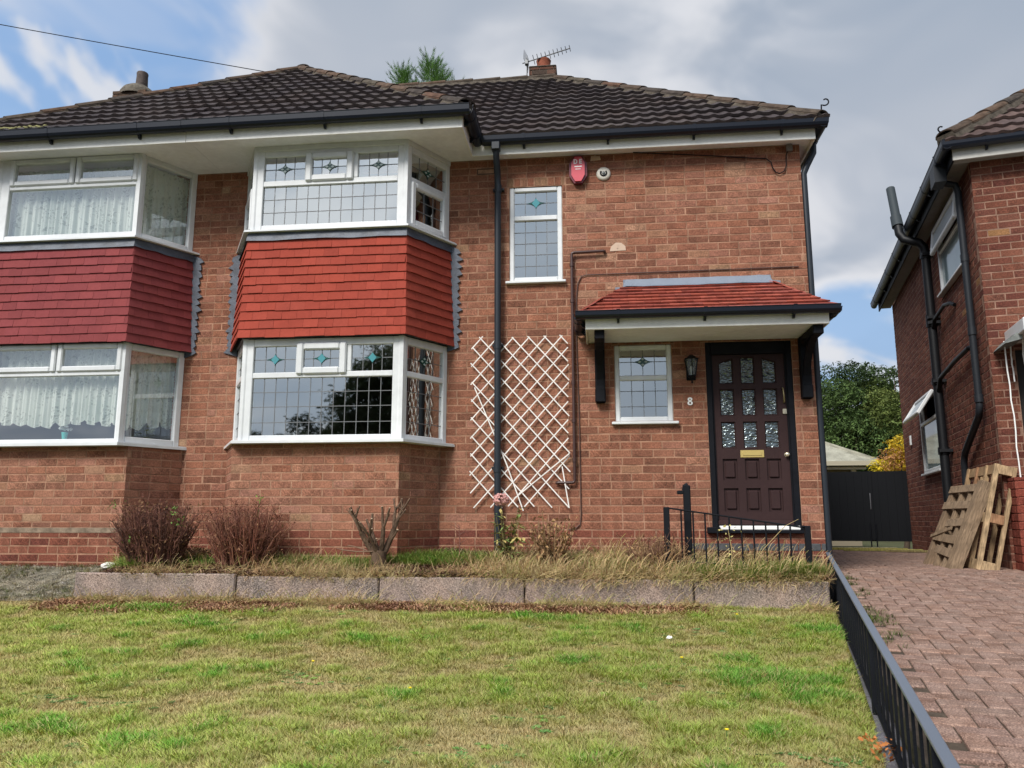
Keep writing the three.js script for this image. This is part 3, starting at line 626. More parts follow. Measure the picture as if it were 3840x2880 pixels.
  { const p = new MB(); p.cb(1.236, 2.045, 0.0, 0.044, -0.1, 0.055, 0.008); p.build('threshold', M.white, d); const q = new MB(); q.cb(1.105, 1.236, -0.034, 0.03, -0.02, 0.07, 0.006); q.cb(1.236, 2.1, -0.034, -0.001, -0.02, 0.062, 0.006); q.cb(2.046, 2.1, 0.0, 0.04, -0.02, 0.06, 0.006); q.build('sub_sill', M.black, d); }
  // porch canopy
  const cn = holder('porch_canopy', h);
  { const L = 0.846, S = V(0, 0.475, -0.70).normalize(), O = V(-0.165, 2.182, 0.725), Wd = 2.52;
    const mats = [[.40, .095, .062], [.36, .085, .058], [.43, .11, .075], [.31, .075, .055], [.38, .105, .08]].map((q) => std(q, 0.7, { ...cm(T_blot, 0.5), ...bm(T_grain, 0.3, 0.003) }));
    const deck = new MB(); const A = V(-0.15, 2.165, 0.71), B = V(2.33, 2.165, 0.71), C = V(1.87, 2.63, 0.004), D = V(0.33, 2.63, 0.004), A2 = V(-0.15, 2.165, 0.004), B2 = V(2.33, 2.165, 0.004);
    deck.quad(A, B, C, D); deck.tri(A2, A, D); deck.tri(B, B2, C); deck.build('roof_deck', M.lead, cn);
    const rowsOf = (O, U, S, Wd, len, lo, hi) => {
      const N = V(0, 0, 0).crossVectors(U, S).normalize();
      for (let r = 0, s0 = 0; s0 < len - 0.03; r++, s0 += 0.105) for (let u = -(r % 2) * 0.083 - 0.001; u < Wd; u += 0.166) {
        const a = Math.max(u, lo(s0)), b = Math.min(u + 0.163, hi(s0)), a2 = Math.max(u, lo(s0 + 0.13)), b2 = Math.min(u + 0.163, hi(s0 + 0.13)); if (b - a < 0.015) continue;
        const mb = new MB(); mb.off = [rnd(), rnd()]; const j = rr(0, 0.006), P = (x, s, n) => O.clone().addScaledVector(U, x).addScaledVector(S, s).addScaledVector(N, n), z0 = 0.026 + j, z1 = 0.004, s1 = Math.min(s0 + 0.13, len), aa = Math.min(a2, b2), bb = Math.max(a2, b2), e = rr(-0.005, 0.004);
        const m = (x0, x1) => (x0 + x1) / 2;
        mb.quad(P(a, s0 + e, z0), P(b, s0 + e, z0), P(bb, s1, z1), P(aa, s1, z1)); mb.quad(P(a, s0 + e, z0 - 0.016), P(b, s0 + e, z0 - 0.016), P(b, s0 + e, z0), P(a, s0 + e, z0)); mb.quad(P(b, s0 + e, z0 - 0.016), P(bb, s1, z1 - 0.012), P(bb, s1, z1), P(b, s0 + e, z0)); mb.quad(P(aa, s1, z1 - 0.012), P(a, s0 + e, z0 - 0.016), P(a, s0 + e, z0), P(aa, s1, z1));
        put('roof_tile', mb.geo(), pick(mats), cn);
      }
    };
    rowsOf(O, V(1, 0, 0), S, Wd, L, (s) => 0.49 * s / L - 0.03 * (1 - s / L), (s) => Wd - 0.49 * s / L + 0.03 * (1 - s / L));
    rowsOf(V(-0.175, 2.182, 0.0), V(0, 0, 1), V(0.5, 0.475, 0).normalize(), 0.72, 0.69, () => 0.004, (s) => 0.735 * (1 - s / 0.73));
    rowsOf(V(2.365, 2.182, 0.725), V(0, 0, -1), V(-0.49, 0.475, 0).normalize(), 0.72, 0.69, (s) => 0.72 * s / 0.73, () => 0.72);
    const lead = new MB(); lead.M = ID; lead.prism([[0.21, 2.60], [0.21, 2.66], [0.30, 2.66], [0.30, 2.745], [1.90, 2.748], [1.90, 2.69], [2.0, 2.68], [2.0, 2.60]], 0.003, 0.012);
    lead.prism([[0.12, 2.50], [0.12, 2.565], [0.21, 2.565], [0.21, 2.50]], 0.003, 0.013); lead.prism([[0.0, 2.40], [0.0, 2.47], [0.12, 2.47], [0.12, 2.40]], 0.003, 0.014); lead.prism([[2.0, 2.52], [2.0, 2.60], [2.09, 2.59], [2.09, 2.52]], 0.003, 0.013);
    lead.M = null; const n = 14, row = (y, z, w) => Array.from({ length: n + 1 }, (_, k) => V(lerp(0.33 - w, 1.88 + w, k / n), y + rr(-0.006, 0.006), z + rr(0, 0.012))); lead.grid([row(2.638, 0.098, 0.05), row(2.665, 0.045, 0.03), row(2.745, 0.016, 0.0)]); lead.build('lead_flashing', std([.17, .20, .25], 0.5, bm(T_grain, 0.2, 0.006)), cn); }
  { const f = new MB(); f.cb(-0.117, 2.285, 2.016, 2.15, 0.678, 0.70, 0.004); f.cb(-0.117, -0.097, 2.016, 2.15, 0.004, 0.678, 0.004); f.cb(2.265, 2.285, 2.016, 2.15, 0.004, 0.678, 0.004); f.build('fascia', M.fascia, cn);
    for (let k = 0; k < 6; k++) { const s = new MB(); s.cb(-0.097, 2.265, 2.03, 2.045, 0.006 + k * 0.112, 0.006 + k * 0.112 + 0.1105, 0.003); s.build('soffit_board', M.soffit, cn); } }
  gutterRun(cn, V(-0.215, 2.178, 0.701), V(2.37, 2.178, 0.701), V(0, 0, 1), 0.068);
  gutterRun(cn, V(2.286, 2.178, 0.72), V(2.286, 2.178, 0.02), V(1, 0, 0), 0.066); gutterRun(cn, V(-0.118, 2.178, 0.02), V(-0.118, 2.178, 0.70), V(-1, 0, 0), 0.066);
  for (const [x0, x1, yb] of [[-0.03, 0.078, 1.355], [2.14, 2.245, 1.365]]) {
    const b = new MB(); b.cb(x0, x1, yb, 2.03, 0.002, 0.095, 0.008); b.cb(x0 + 0.002, x1 - 0.002, 1.93, 2.028, 0.095, 0.64, 0.008);
    const Z = V(0, 0, 1); b.sweep([...Array.from({ length: 9 }, (_, k) => { const a = k / 8 * Math.PI / 2; return [0.093 + 0.50 * (1 - Math.cos(a)), 1.52 + 0.42 * Math.sin(a)]; }), ...Array.from({ length: 9 }, (_, k) => { const a = (8 - k) / 8 * Math.PI / 2; return [0.093 + 0.42 * (1 - Math.cos(a)), 1.60 + 0.335 * Math.sin(a)]; })], V(x0 + 0.015, 0, 0), Z, UP, V(x1 - x0 - 0.03, 0, 0));
    b.cb(x0 - 0.003, x1 + 0.003, yb, yb + 0.15, 0.002, 0.105, 0.012); b.build('bracket', M.black, cn);
  }
  // eaves
  { const s = new MB(); const pl = (pts) => plan(s, pts, 4.258, 4.276); for (let k = 0; k < 7; k++) pl([[-4.48, 0.004 + k * 0.123], [-1.398, 0.004 + k * 0.123], [-1.398, 0.004 + k * 0.123 + 0.1215], [-4.48, 0.004 + k * 0.123 + 0.1215]]); pl([[-1.396, 0.004], [2.40, 0.004], [2.40, 0.182], [-1.396, 0.182]]); pl([[2.30, 0.002], [2.40, 0.002], [2.40, -7], [2.30, -7]]); s.build('soffit', M.soffit, h);
    const f = new MB(); f.cb(-4.48, -1.38, 4.215, 4.40, 0.862, 0.884, 0.004); f.cb(-1.40, -1.38, 4.215, 4.40, 0.204, 0.862, 0.004); f.cb(-1.40, 2.42, 4.215, 4.40, 0.182, 0.204, 0.004); f.cb(2.40, 2.42, 4.215, 4.40, -7, 0.182, 0.004); f.build('fascia', M.fascia, h); }
  gutterRun(h, V(-4.48, 4.415, 0.886), V(-1.29, 4.415, 0.886), V(0, 0, 1)); gutterRun(h, V(-1.378, 4.413, 0.97), V(-1.378, 4.40, 0.25), V(1, 0, 0)); gutterRun(h, V(-1.26, 4.405, 0.206), V(2.53, 4.412, 0.206), V(0, 0, 1)); gutterRun(h, V(2.422, 4.41, 0.30), V(2.422, 4.40, -7), V(1, 0, 0));
  // roof
  { const y = (run) => EAVES + PITCH * run - 0.02, ze = 0.27, r = 3.06, ye = y(0), yr = y(r), xr = 2.49, m = new MB(), mid = -4.48, yb = y(3.17);
    const a = V(mid, ye, ze), b = V(xr, ye, ze), c = V(xr - r, yr, ze - r), e = V(mid, yr, ze - r), b2 = V(xr, ye, ze - 2 * r), a2 = V(mid, ye, ze - 2 * r);
    m.quad(a, b, c, e); m.tri(b, b2, c); m.quad(b2, a2, e, c); m.tri(V(mid, ye, 0.93), V(-1.31, ye, 0.93), V(mid, yb, 0.93 - 3.17)); m.quad(V(-1.31, ye, 0.93), V(-1.31, ye, 0.27), V(-4.37, yr, ze - r), V(mid, yb, -2.24));
    const roof = m.build('roof', std([.05, .042, .04], 0.9), h), U = V(1, 0, 0);
    roofTiles(roof, V(-4.48, EAVES, 0.27), U, SLOPE_S, 6.97, r / CS, (u) => Math.max(0, (-1.31 + 4.48 - u) / CS), (u) => Math.min(r / CS, (6.97 - u) / CS));
    roofTiles(roof, V(-4.48, EAVES, 0.93), U, SLOPE_S, 3.17, 3.17 / CS, () => 0, (u) => (3.17 - u) / CS);
    const lift = V(0, 0.005, 0);
    ridgeRun(roof, V(xr + 0.0, EAVES + 0.0, ze + 0.0).add(lift), V(xr - r, EAVES + PITCH * r, ze - r).add(lift)); ridgeRun(roof, V(-1.33, EAVES + 0.01, 0.91).add(lift), V(mid, EAVES + PITCH * 3.17, -2.24).add(lift)); ridgeRun(roof, V(xr - r, EAVES + PITCH * r, ze - r).add(lift), V(mid, EAVES + PITCH * r, ze - r).add(lift));
    for (const [p, s] of [[V(2.47, 4.47, 0.30), 1], [V(-1.33, 4.46, 0.95), 1]]) { const k = new MB(), pts = []; for (let i = 0; i <= 14; i++) { const t = i / 14 * 4.6, q = 0.055 * (1 - i / 22); pts.push(p.clone().add(V(0.04, 0.09, 0.02)).add(V(Math.cos(t - 2.4) * q, Math.sin(t - 2.4) * q + 0.03, 0))); } k.tube([p, ...pts], 0.008, 6); if (s && p.x > 0) k.build('hip_iron', M.iron, roof); } }
  // chimney
  { const c = new MB(); c.box(-0.985, -0.575, 6.3, 7.19, -3.3, -2.88); const ch = c.build('chimney', mortarGrey, h), bk = new Brickwork();
    const pal = [[.13, .075, .055], [.17, .085, .06], [.10, .07, .055], [.20, .11, .08]];
    bk.field(wallFrame(-0.995, -2.872, -0.565, -2.872), 0, 0.43, 6.6, 7.19, [], { pal, shift: 0.05 }); bk.field(wallFrame(-0.565, -2.872, -0.565, -3.3), 0, 0.43, 6.6, 7.19, [], { pal }); bk.field(wallFrame(-0.995, -3.3, -0.995, -2.872), 0, 0.43, 6.6, 7.19, [], { pal });
    bk.flush(ch, h, 60);
    const fl = new MB(); fl.cb(-1.0, -0.56, 7.185, 7.215, -3.32, -2.86, 0.015); fl.build('flaunching', mortarGrey, ch);
    const p = new MB(); p.lathe([[0.085, 0.22], [0.11, 0.215], [0.12, 0.20], [0.115, 0.18], [0.108, 0.15], [0.12, 0.05], [0.125, 0], [0.0, 0]].reverse(), -0.775, 7.21, -3.08, 24); p.build('chimney_pot', std([.30, .095, .055], 0.8, { ...cm(T_blot, 0.3), side: THREE.DoubleSide }), ch);
    const fm = new MB(); fm.cb(-0.86, -0.6, 6.86, 6.96, -2.90, -2.80, 0.02); fm.build('mortar_fillet', std([.34, .27, .2], 0.95), ch); }
  // rainwater pipes
  { const p = new MB(); p.cb(-1.150, -1.055, 4.235, 4.33, 0.225, 0.32, 0.008); p.tube([V(-1.102, 4.29, 0.265), V(-1.102, 4.18, 0.25), V(-1.104, 4.05, 0.12), V(-1.104, 3.9, 0.085), V(-1.10, 2.0, 0.085), V(-1.094, -0.42, 0.085)], 0.037, 14);
    const dp = p.build('drainpipe', M.pipe, h); for (const y of [3.86, 2.02, 0.66]) { const k = new MB(); k.tube([V(-1.1, y - 0.05, 0.085), V(-1.1, y + 0.04, 0.085)], 0.042, 14); k.cb(-1.165, -1.035, y - 0.014, y + 0.014, 0.002, 0.06, 0.004); k.build('pipe_clip', M.pipe, dp); }
    const q = new MB(); q.tube([V(2.48, 4.31, -0.12), V(2.47, 4.2, -0.10), V(2.38, 4.03, -0.06), V(2.333, 3.92, -0.045), V(2.333, -0.42, -0.045)], 0.036, 12); q.build('drainpipe', M.pipe, h); }
  // thin waste pipe
  { const p = new MB(), r = 0.017, z = 0.045; p.tube([V(0.105, 3.078, -0.02), V(0.10, 3.078, 0.035), V(0.085, 3.078, z), V(-0.24, 3.072, z), V(-0.262, 3.064, z), V(-0.268, 3.045, z), V(-0.268, 0.525, z), V(-0.274, 0.505, z), V(-0.29, 0.498, z), V(-0.44, 0.498, z), V(-0.465, 0.496, 0.02)], r, 10);
    for (const y of [2.93, 2.51, 1.59, 1.165, 0.74]) { p.tube([V(-0.268, y - 0.02, z), V(-0.268, y + 0.02, z)], r + 0.007, 10); p.box(-0.282, -0.254, y - 0.014, y + 0.014, 0.002, z); } p.build('waste_pipe', M.bronze, h); }
  rebase(h, -1.1, -0.45, -3);
}

// ---------------------------------------------------------------- left half of the pair
const houseB = thing('semi_detached_house', 'left half of the brick pair with net-curtained clear bay windows and dull maroon hung tiles', 'house');
{
  const h = houseB; reseed(202);
  const F0 = wallFrame(-11.255, 0, -4.48, 0), ox = (x) => x + 11.255, wm = new MB();
  slab(wm, F0, 0, 6.775, -0.6, 4.3, [[ox(-7.22), ox(-4.86), 0.98, 4.2]]);
  slab(wm, wallFrame(-11.255, -7, -11.255, 0), 0, 6.9, -0.6, 4.3); slab(wm, wallFrame(-4.48, -7, -11.255, -7), 0, 6.775, -0.6, 4.3);
  const base = [[-7.22, 0], [-6.895, 0.55], [-5.07, 0.55], [-4.745, 0]], E = edges(base);
  for (let i = 0; i < 3; i++) slab(wm, E[i], i === 1 ? 0 : 0.004, edgeLen(base, i) - (i === 1 ? 0 : 0.004), -0.6, 0.895);
  const wall = wm.build('wall', M.mortarA, h), bw = new Brickwork();
  bw.field(F0, ox(-7.9), 6.775, -0.51, 4.26, [[ox(-7.16), ox(-4.92), -1, 5]], { plinth: -0.03, shift: 0.06 });
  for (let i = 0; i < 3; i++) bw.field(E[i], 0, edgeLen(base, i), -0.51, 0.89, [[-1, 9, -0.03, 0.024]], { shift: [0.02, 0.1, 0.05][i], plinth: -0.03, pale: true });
  bw.flush(wall, h);
  { const b = new MB(); for (let i = 0; i < 3; i++) { b.M = E[i]; b.box(0.002, edgeLen(base, i) - 0.002, -0.03, 0.022, -0.03, 0.003); } b.build('damp_course', std([.34, .26, .19], 0.95, { ...cm(T_blot, 0.4), ...bm(T_grain, 0.2, 0.006) }), h); }
  { const r = new MB(); r.box(-11.1, -4.52, -0.08, -0.02, -6.9, -0.11); r.box(-11.1, -4.52, 2.12, 2.3, -6.9, -0.11); r.box(-11.1, -4.52, 4.31, 4.34, -6.9, -0.11); r.box(-4.56, -4.49, -0.02, 4.3, -6.9, -0.11); r.box(-11.1, -4.6, -0.02, 4.3, -4.2, -4.1);
    plan(r, bayPts(BAY_B, -0.09).map((p) => [p[0], Math.min(p[1], 0.5)]), 0.86, 0.89); plan(r, bayPts(BAY_B, -0.09), 2.03, 2.2); plan(r, bayPts(BAY_B, -0.09), 3.2, 3.25); r.build('inner_wall', M.plaster, h); }
  tileHanging(h, BAY_B, [[.235, .052, .053], [.225, .05, .052], [.245, .055, .056], [.215, .048, .05], [.235, .053, .056]], 2.03, 11, 0.1);
  bayLead(h, BAY_B, 2.0, 3.228); sillPlan(h, BAY_B, 0.078, 3.228, 3.252); sillPlan(h, BAY_B, 0.082, 0.892, 0.93);
  bayWindowB(h, BAY_B, [3.252, 3.325, 3.885, 3.94, 4.20, 4.262]); bayWindowB(h, BAY_B, [0.93, 0.972, 1.672, 1.728, 1.978, 2.035]);
  { const s = new MB(); for (let k = 0; k < 7; k++) plan(s, [[-7.58, 0.004 + k * 0.123], [-4.483, 0.004 + k * 0.123], [-4.483, 0.004 + k * 0.123 + 0.1215], [-7.58, 0.004 + k * 0.123 + 0.1215]], 4.258, 4.276); plan(s, [[-11.4, 0.004], [-7.583, 0.004], [-7.583, 0.182], [-11.4, 0.182]], 4.258, 4.276); s.build('soffit', M.soffit, h);
    const f = new MB(); f.cb(-7.58, -4.483, 4.215, 4.40, 0.862, 0.884, 0.004); f.cb(-7.58, -7.56, 4.215, 4.40, 0.204, 0.862, 0.004); f.cb(-11.38, -7.56, 4.215, 4.40, 0.182, 0.204, 0.004); f.build('fascia', M.fascia, h); }
  gutterRun(h, V(-7.66, 4.408, 0.886), V(-4.484, 4.413, 0.886), V(0, 0, 1)); gutterRun(h, V(-11.4, 4.41, 0.206), V(-7.6, 4.41, 0.206), V(0, 0, 1));
  { const y = (run) => EAVES + PITCH * run - 0.02, ze = 0.27, r = 3.19, ye = y(0), yr = y(r), xl = -11.45, mid = -4.484, yb = y(3.17), m = new MB();
    const a = V(mid, ye, ze), b = V(xl, ye, ze), c = V(xl + r, yr, ze - r), e = V(mid, yr, ze - r), b2 = V(xl, ye, ze - 2 * r), a2 = V(mid, ye, ze - 2 * r);
    m.quad(b, a, e, c); m.tri(b2, b, c); m.quad(a2, b2, c, e); m.tri(V(-7.65, ye, 0.93), V(mid, ye, 0.93), V(mid, yb, 0.93 - 3.17)); m.quad(V(-7.65, ye, 0.27), V(-7.65, ye, 0.93), V(mid, yb, -2.24), V(-4.59, yr, ze - r));
    const roof = m.build('roof', std([.05, .042, .04], 0.9), h), U = V(1, 0, 0);
    roofTiles(roof, V(-7.65, EAVES, 0.93), U, SLOPE_S, 3.165, 3.17 / CS, () => 0, (u) => (u < 3.168 ? u / CS : 0));
    roofTiles(roof, V(-11.45, EAVES, 0.27), U, SLOPE_S, 6.96, r / CS, (u) => Math.max(0, (u - 3.80) / CS), (u) => Math.min(r / CS, u / CS));
    const lift = V(0, 0.005, 0);
    ridgeRun(roof, V(-7.63, EAVES + 0.01, 0.91).add(lift), V(mid, EAVES + PITCH * 3.17, -2.24).add(lift)); ridgeRun(roof, V(xl, EAVES, ze).add(lift), c.clone().add(lift)); ridgeRun(roof, c.clone().add(lift), e.clone().add(lift)); ridgeRun(roof, V(mid + 0.03, EAVES + PITCH * 3.17, -2.20).add(lift), V(mid, yr + 0.05, -2.92).add(lift));
    // moss along the lowest tiles
    const moss = new MB(); reseed(77); for (let i = 0; i < 90; i++) { const x = rr(-7.0, -6.15), s = rr(-0.02, 0.10), R = rr(0.012, 0.032), p = V(x, EAVES + s * SN + 0.035, 0.93 - s * CS + 0.02); moss.lathe([[0.001, -R * 0.5], [R, -R * 0.2], [R * 0.8, R * 0.35], [0.001, R * 0.6]], p.x, p.y, p.z, 6); } moss.build('moss', std([.20, .19, .09], 0.95), roof);
  }
  { const c = new MB(); c.box(-8.19, -7.61, 6.2, 7.36, -3.6, -3.1); const ch = c.build('chimney', mortarGrey, h), bk = new Brickwork(), pal = [[.16, .095, .065], [.20, .115, .075], [.13, .085, .06]];
    bk.field(wallFrame(-8.2, -3.09, -7.6, -3.09), 0, 0.60, 6.5, 7.37, [], { pal }); bk.field(wallFrame(-7.6, -3.09, -7.6, -3.61), 0, 0.52, 6.5, 7.37, [], { pal }); bk.flush(ch, h, 40);
    const f = new MB(); f.lathe([[0.31, -0.02], [0.30, 0.05], [0.25, 0.14], [0.17, 0.2], [0.12, 0.22], [0.001, 0.22]], -7.9, 7.36, -3.35, 20); f.build('flaunching', std([.20, .175, .14], 0.95, { ...cm(T_blot, 0.3), ...bm(T_grain, 0.2, 0.01) }), ch);
    const p = new MB(); p.lathe([[0.0, 0.34], [0.08, 0.34], [0.09, 0.34], [0.097, 0.32], [0.092, 0.28], [0.104, 0.0]].reverse(), -7.85, 7.5, -3.35, 24); p.build('chimney_pot', std([.13, .105, .095], 0.85, cm(T_blot, 0.3)), ch); }
  rebase(h, -7.9, -0.45, -3);
}
// net curtains inside the left bay, hung in pleats with a scalloped lower edge
{
  const T_lace = tex(512, (u, v) => { const a = per(u, v, 22, 3.7, 3), b = per(u, v, 7, 6.7, 3); const hole = sstep(0.06, 0.2, Math.abs(a)) * 0.22 * sstep(-0.12, 0.12, b); return [0.97 - hole, 0.98 - hole * 0.95, 0.95 - hole]; }, true);
  const net = new THREE.MeshPhysicalMaterial({ color: rgb([.74, .79, .75]), roughness: 1, side: THREE.DoubleSide, transmission: 0.35, thickness: 0, map: rep(T_lace, 0.9) });
  const hang = (name, label, F, x0, x1, yTop, yBot, sc, group) => {
    reseed(Math.round(900 + yBot * 100 + x0 * 10)); const mb = new MB(F), n = Math.round((x1 - x0) / 0.009), rows = [], ph = rr(0, 6);
    const fold = (x) => 0.024 * Math.sin(x * 62 + ph + 1.6 * Math.sin(x * 9)) + 0.010 * Math.sin(x * 141 + ph * 2);
    const foot = (x) => yBot - sc * Math.pow(Math.abs(Math.sin((x - x0) * Math.PI / 0.17 + 0.4)), 0.6) + 0.3 * sc * Math.sin(x * 7 + ph);
    for (let r = 0; r <= 8; r++) rows.push(Array.from({ length: n + 1 }, (_, i) => { const x = lerp(x0, x1, i / n); return V(x, lerp(yTop, foot(x), r / 8), -0.13 + fold(x) * (0.5 + r / 14)); }));
    const m = mb.grid(rows.reverse(), (a, b) => [rows[a][b].x * 1.5, rows[a][b].y]).build(name, net, scene); tag(m, label, 'curtain', group); return m;
  };
  const Ff = new THREE.Matrix4().makeTranslation(0, 0, 0.6), Fs = wallFrame(-5.16, 0.6, -4.80, 0);
  hang('net_curtain', 'white net curtain filling the wide upstairs front light of the left bay', Ff, -6.83, -5.20, 4.17, 3.37, 0.035);
  hang('net_curtain', 'white net curtain in the narrow angled upstairs side light of the left bay', Fs, 0.04, 0.67, 4.2, 3.36, 0.04);
  hang('net_curtain', 'cream scalloped net curtain in the wide downstairs front light of the left bay', Ff, -6.83, -5.20, 2.0, 1.185, 0.06);
  hang('net_curtain', 'cream scalloped net curtain in the narrow angled downstairs side light above a potted plant', Fs, 0.04, 0.67, 2.0, 1.20, 0.10);
  const vs = new MB(); vs.lathe([[0.0, 0.0], [0.035, 0.0], [0.03, 0.03], [0.024, 0.10], [0.034, 0.17], [0.036, 0.175], [0.028, 0.172], [0.0, 0.16]], 0, 0, 0, 16);
  const vase = thing('vase', 'small teal vase on the sill below the net curtain of the left bay', 'vase', null, [-5.93, 0.892, 0.40]);
  vs.build('body', std([.05, .42, .38], 0.35), vase); const fl = new MB(); for (let i = 0; i < 9; i++) fl.lathe([[0, -0.02], [0.022, 0], [0, 0.02]], rr(-.05, .05), 0.2 + rr(0, .05), rr(-.04, .04), 6); fl.build('flowers', std([.6, .66, .64], 0.8), vase);
  const pot = thing('potted_plant', 'leafy houseplant in a green pot on the sill of the left bay side light', 'plant', null, [-5.10, 0.892, 0.27]);
  const pb = new MB(); pb.lathe([[0.0, 0.0], [0.045, 0.0], [0.058, 0.09], [0.062, 0.1], [0.05, 0.1], [0, 0.09]], 0, 0, 0, 16); pb.build('pot', std([.02, .22, .12], 0.4), pot);
  const lf = new MB(); for (let i = 0; i < 46; i++) { const a = rr(0, 6.28), y = 0.1 + rr(0, .16), r = rr(.01, .09), s = .03; lf.quad(V(Math.cos(a) * r, y, Math.sin(a) * r), V(Math.cos(a) * (r + s) + s * .4, y + rr(-.01, .02), Math.sin(a) * (r + s)), V(Math.cos(a) * (r + s * 2), y + rr(-.02, .02), Math.sin(a) * (r + s * 2)), V(Math.cos(a) * (r + s) - s * .4, y + .01, Math.sin(a) * (r + s))); } lf.build('leaves', std([.09, .10, .04], 0.7, { side: THREE.DoubleSide }), pot);
}

// ---------------------------------------------------------------- house across the drive, turned twelve degrees
const TURN_C = -12 * D2R;
const houseC = thing('detached_house', 'darker brick house across the block-paved drive with a black soil pipe on its side wall', 'house', null, [4.395, 0, -0.665], TURN_C);
houseC.updateMatrixWorld(true);
{
  const h = houseC; reseed(303);
  const FF = wallFrame(0, 0, 6, 0), FS = wallFrame(0, -6.65, 0, 0), t = (a) => 6.65 - a; // on the side wall x = 6.65 - distance from the near corner
  const up = [t(2.06), t(0.52), 3.215, 4.17], lo = [t(4.60), t(3.10), 0.852, 2.06], wm = new MB();
  slab(wm, FF, 0, 6, -0.6, 4.3, [[0.245, 3.4, -0.59, 1.99]]); slab(wm, FS, 0, 6.55, -0.6, 4.3, [up, lo]); slab(wm, wallFrame(6, -6.65, 0, -6.65), 0, 5.9, -0.6, 4.3); slab(wm, wallFrame(6, 0, 6, -6.65), 0.1, 6.55, -0.6, 4.3);
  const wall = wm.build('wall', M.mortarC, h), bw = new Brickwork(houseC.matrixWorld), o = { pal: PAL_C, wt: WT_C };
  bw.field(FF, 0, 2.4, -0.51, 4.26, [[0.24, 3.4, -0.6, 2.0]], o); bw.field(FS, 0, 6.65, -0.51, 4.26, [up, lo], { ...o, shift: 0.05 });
  bw.flush(wall, h);
  { const r = new MB(); r.box(0.11, 5.9, 2.15, 2.3, -6.5, -0.11); r.box(0.11, 5.9, -0.5, -0.4, -6.5, -0.11); r.box(0.11, 5.9, 4.31, 4.34, -6.5, -0.11); r.box(0.11, 5.9, -0.5, 2.15, -0.75, -0.7); r.box(0.11, 5.9, -0.4, 4.3, -2.9, -2.8); r.box(2.6, 2.7, -0.4, 4.3, -6.5, -0.11); r.build('inner_wall', M.plaster, h); }
  // eaves and roof
  { const s = new MB(); plan(s, [[-0.2, 0.2], [6.2, 0.2], [6.2, 0.002], [-0.0, 0.002], [-0.2, 0.002]], 4.25, 4.268); s.build('soffit', std([.36, .34, .30], 0.6, cm(T_dirt, 1.3)), h);
    for (let k = 0; k < 34; k++) { const b = new MB(); b.cb(-0.198, -0.003, 4.25, 4.266, -0.002 - (k + 1) * 0.2, -0.004 - k * 0.2, 0.003); b.build('soffit_board', M.soffit2 ?? (M.soffit2 = std([.27, .255, .23], 0.7, cm(T_dirt, 1.2))), h); }
    const f = new MB(); f.cb(-0.22, 6.2, 4.205, 4.40, 0.2, 0.222, 0.004); f.build('fascia', std([.50, .49, .45], 0.5, cm(T_dirt, 1.2)), h); const g = new MB(); g.cb(-0.222, -0.2, 4.205, 4.40, -6.85, 0.2, 0.004); g.build('fascia', M.black, h); }
  gutterRun(h, V(-0.34, 4.415, 0.224), V(6.2, 4.42, 0.224), V(0, 0, 1)); gutterRun(h, V(-0.224, 4.415, 0.33), V(-0.224, 4.40, -6.95), V(-1, 0, 0));
  { const y = (r) => EAVES + PITCH * r - 0.02, m = new MB(), xl = -0.29, ze = 0.29, r = 3.2, ye = y(0), yr = y(r);
    m.quad(V(xl, ye, ze), V(6.3, ye, ze), V(6.3, yr, ze - r), V(xl + r, yr, ze - r)); m.tri(V(xl, ye, ze - 2 * r), V(xl, ye, ze), V(xl + r, yr, ze - r)); m.quad(V(6.3, ye, ze - 2 * r), V(xl, ye, ze - 2 * r), V(xl + r, yr, ze - r), V(6.3, yr, ze - r));
    const roof = m.build('roof', std([.05, .04, .038], 0.9), h), mats = [[.13, .088, .078], [.11, .075, .068], [.15, .10, .088], [.12, .085, .08]].map((c) => std(c, 0.75, { ...cm(T_blot, 0.5), ...bm(T_grain, 0.2, 0.004) }));
    roofTiles(roof, V(xl, EAVES, ze), V(1, 0, 0), SLOPE_S, 2.7, 1.9, () => 0, (u) => Math.min(1.9, u / CS), mats);
    ridgeRun(roof, V(xl, EAVES + 0.055, ze), V(xl + r, EAVES + PITCH * r + 0.055, ze - r));
    const k = new MB(), p = V(xl + 0.02, 4.47, ze), pts = []; for (let i = 0; i <= 14; i++) { const a = i / 14 * 4.6, q = 0.052 * (1 - i / 22); pts.push(p.clone().add(V(-0.05 - Math.cos(a - 2.4) * q, 0.115 + Math.sin(a - 2.4) * q, 0))); } k.tube([p, ...pts], 0.009, 6); k.build('hip_iron', M.iron, roof); }
  // side windows: lights stand open at the top
  const X = (a) => t(a), frosted = std([.42, .46, .48], 0.25), greyGlass = std([.20, .27, .28], 0.06);
  const side = (o, tr, sash, sashOpen) => {
    const w = holder('window', h), F = FS.clone().multiply(new THREE.Matrix4().makeTranslation(0, 0, 0.025)), f = new MB(F), [x0, x1, y0, y1] = o;
    ring4(f, x0, x1, y0, y1, 0.06, -0.07, 0, 0.01); f.cb(x0 + 0.06, x1 - 0.06, tr - 0.03, tr + 0.03, -0.07, -0.0015, 0.01); f.build('frame', M.upvc, w);
    const p = new MB(F); p.quad(V(x0 + 0.06, y0 + 0.06, -0.03), V(x1 - 0.06, y0 + 0.06, -0.03), V(x1 - 0.06, tr - 0.03, -0.03), V(x0 + 0.06, tr - 0.03, -0.03)); p.build('pane', greyGlass, w);
    const s = new MB(FS.clone().multiply(new THREE.Matrix4().makeTranslation((x0 + x1) / 2, y1 - 0.02, 0.05)).multiply(new THREE.Matrix4().makeRotationX(-sashOpen))), hw = (sash[1] - sash[0]) / 2, hh = sash[2];
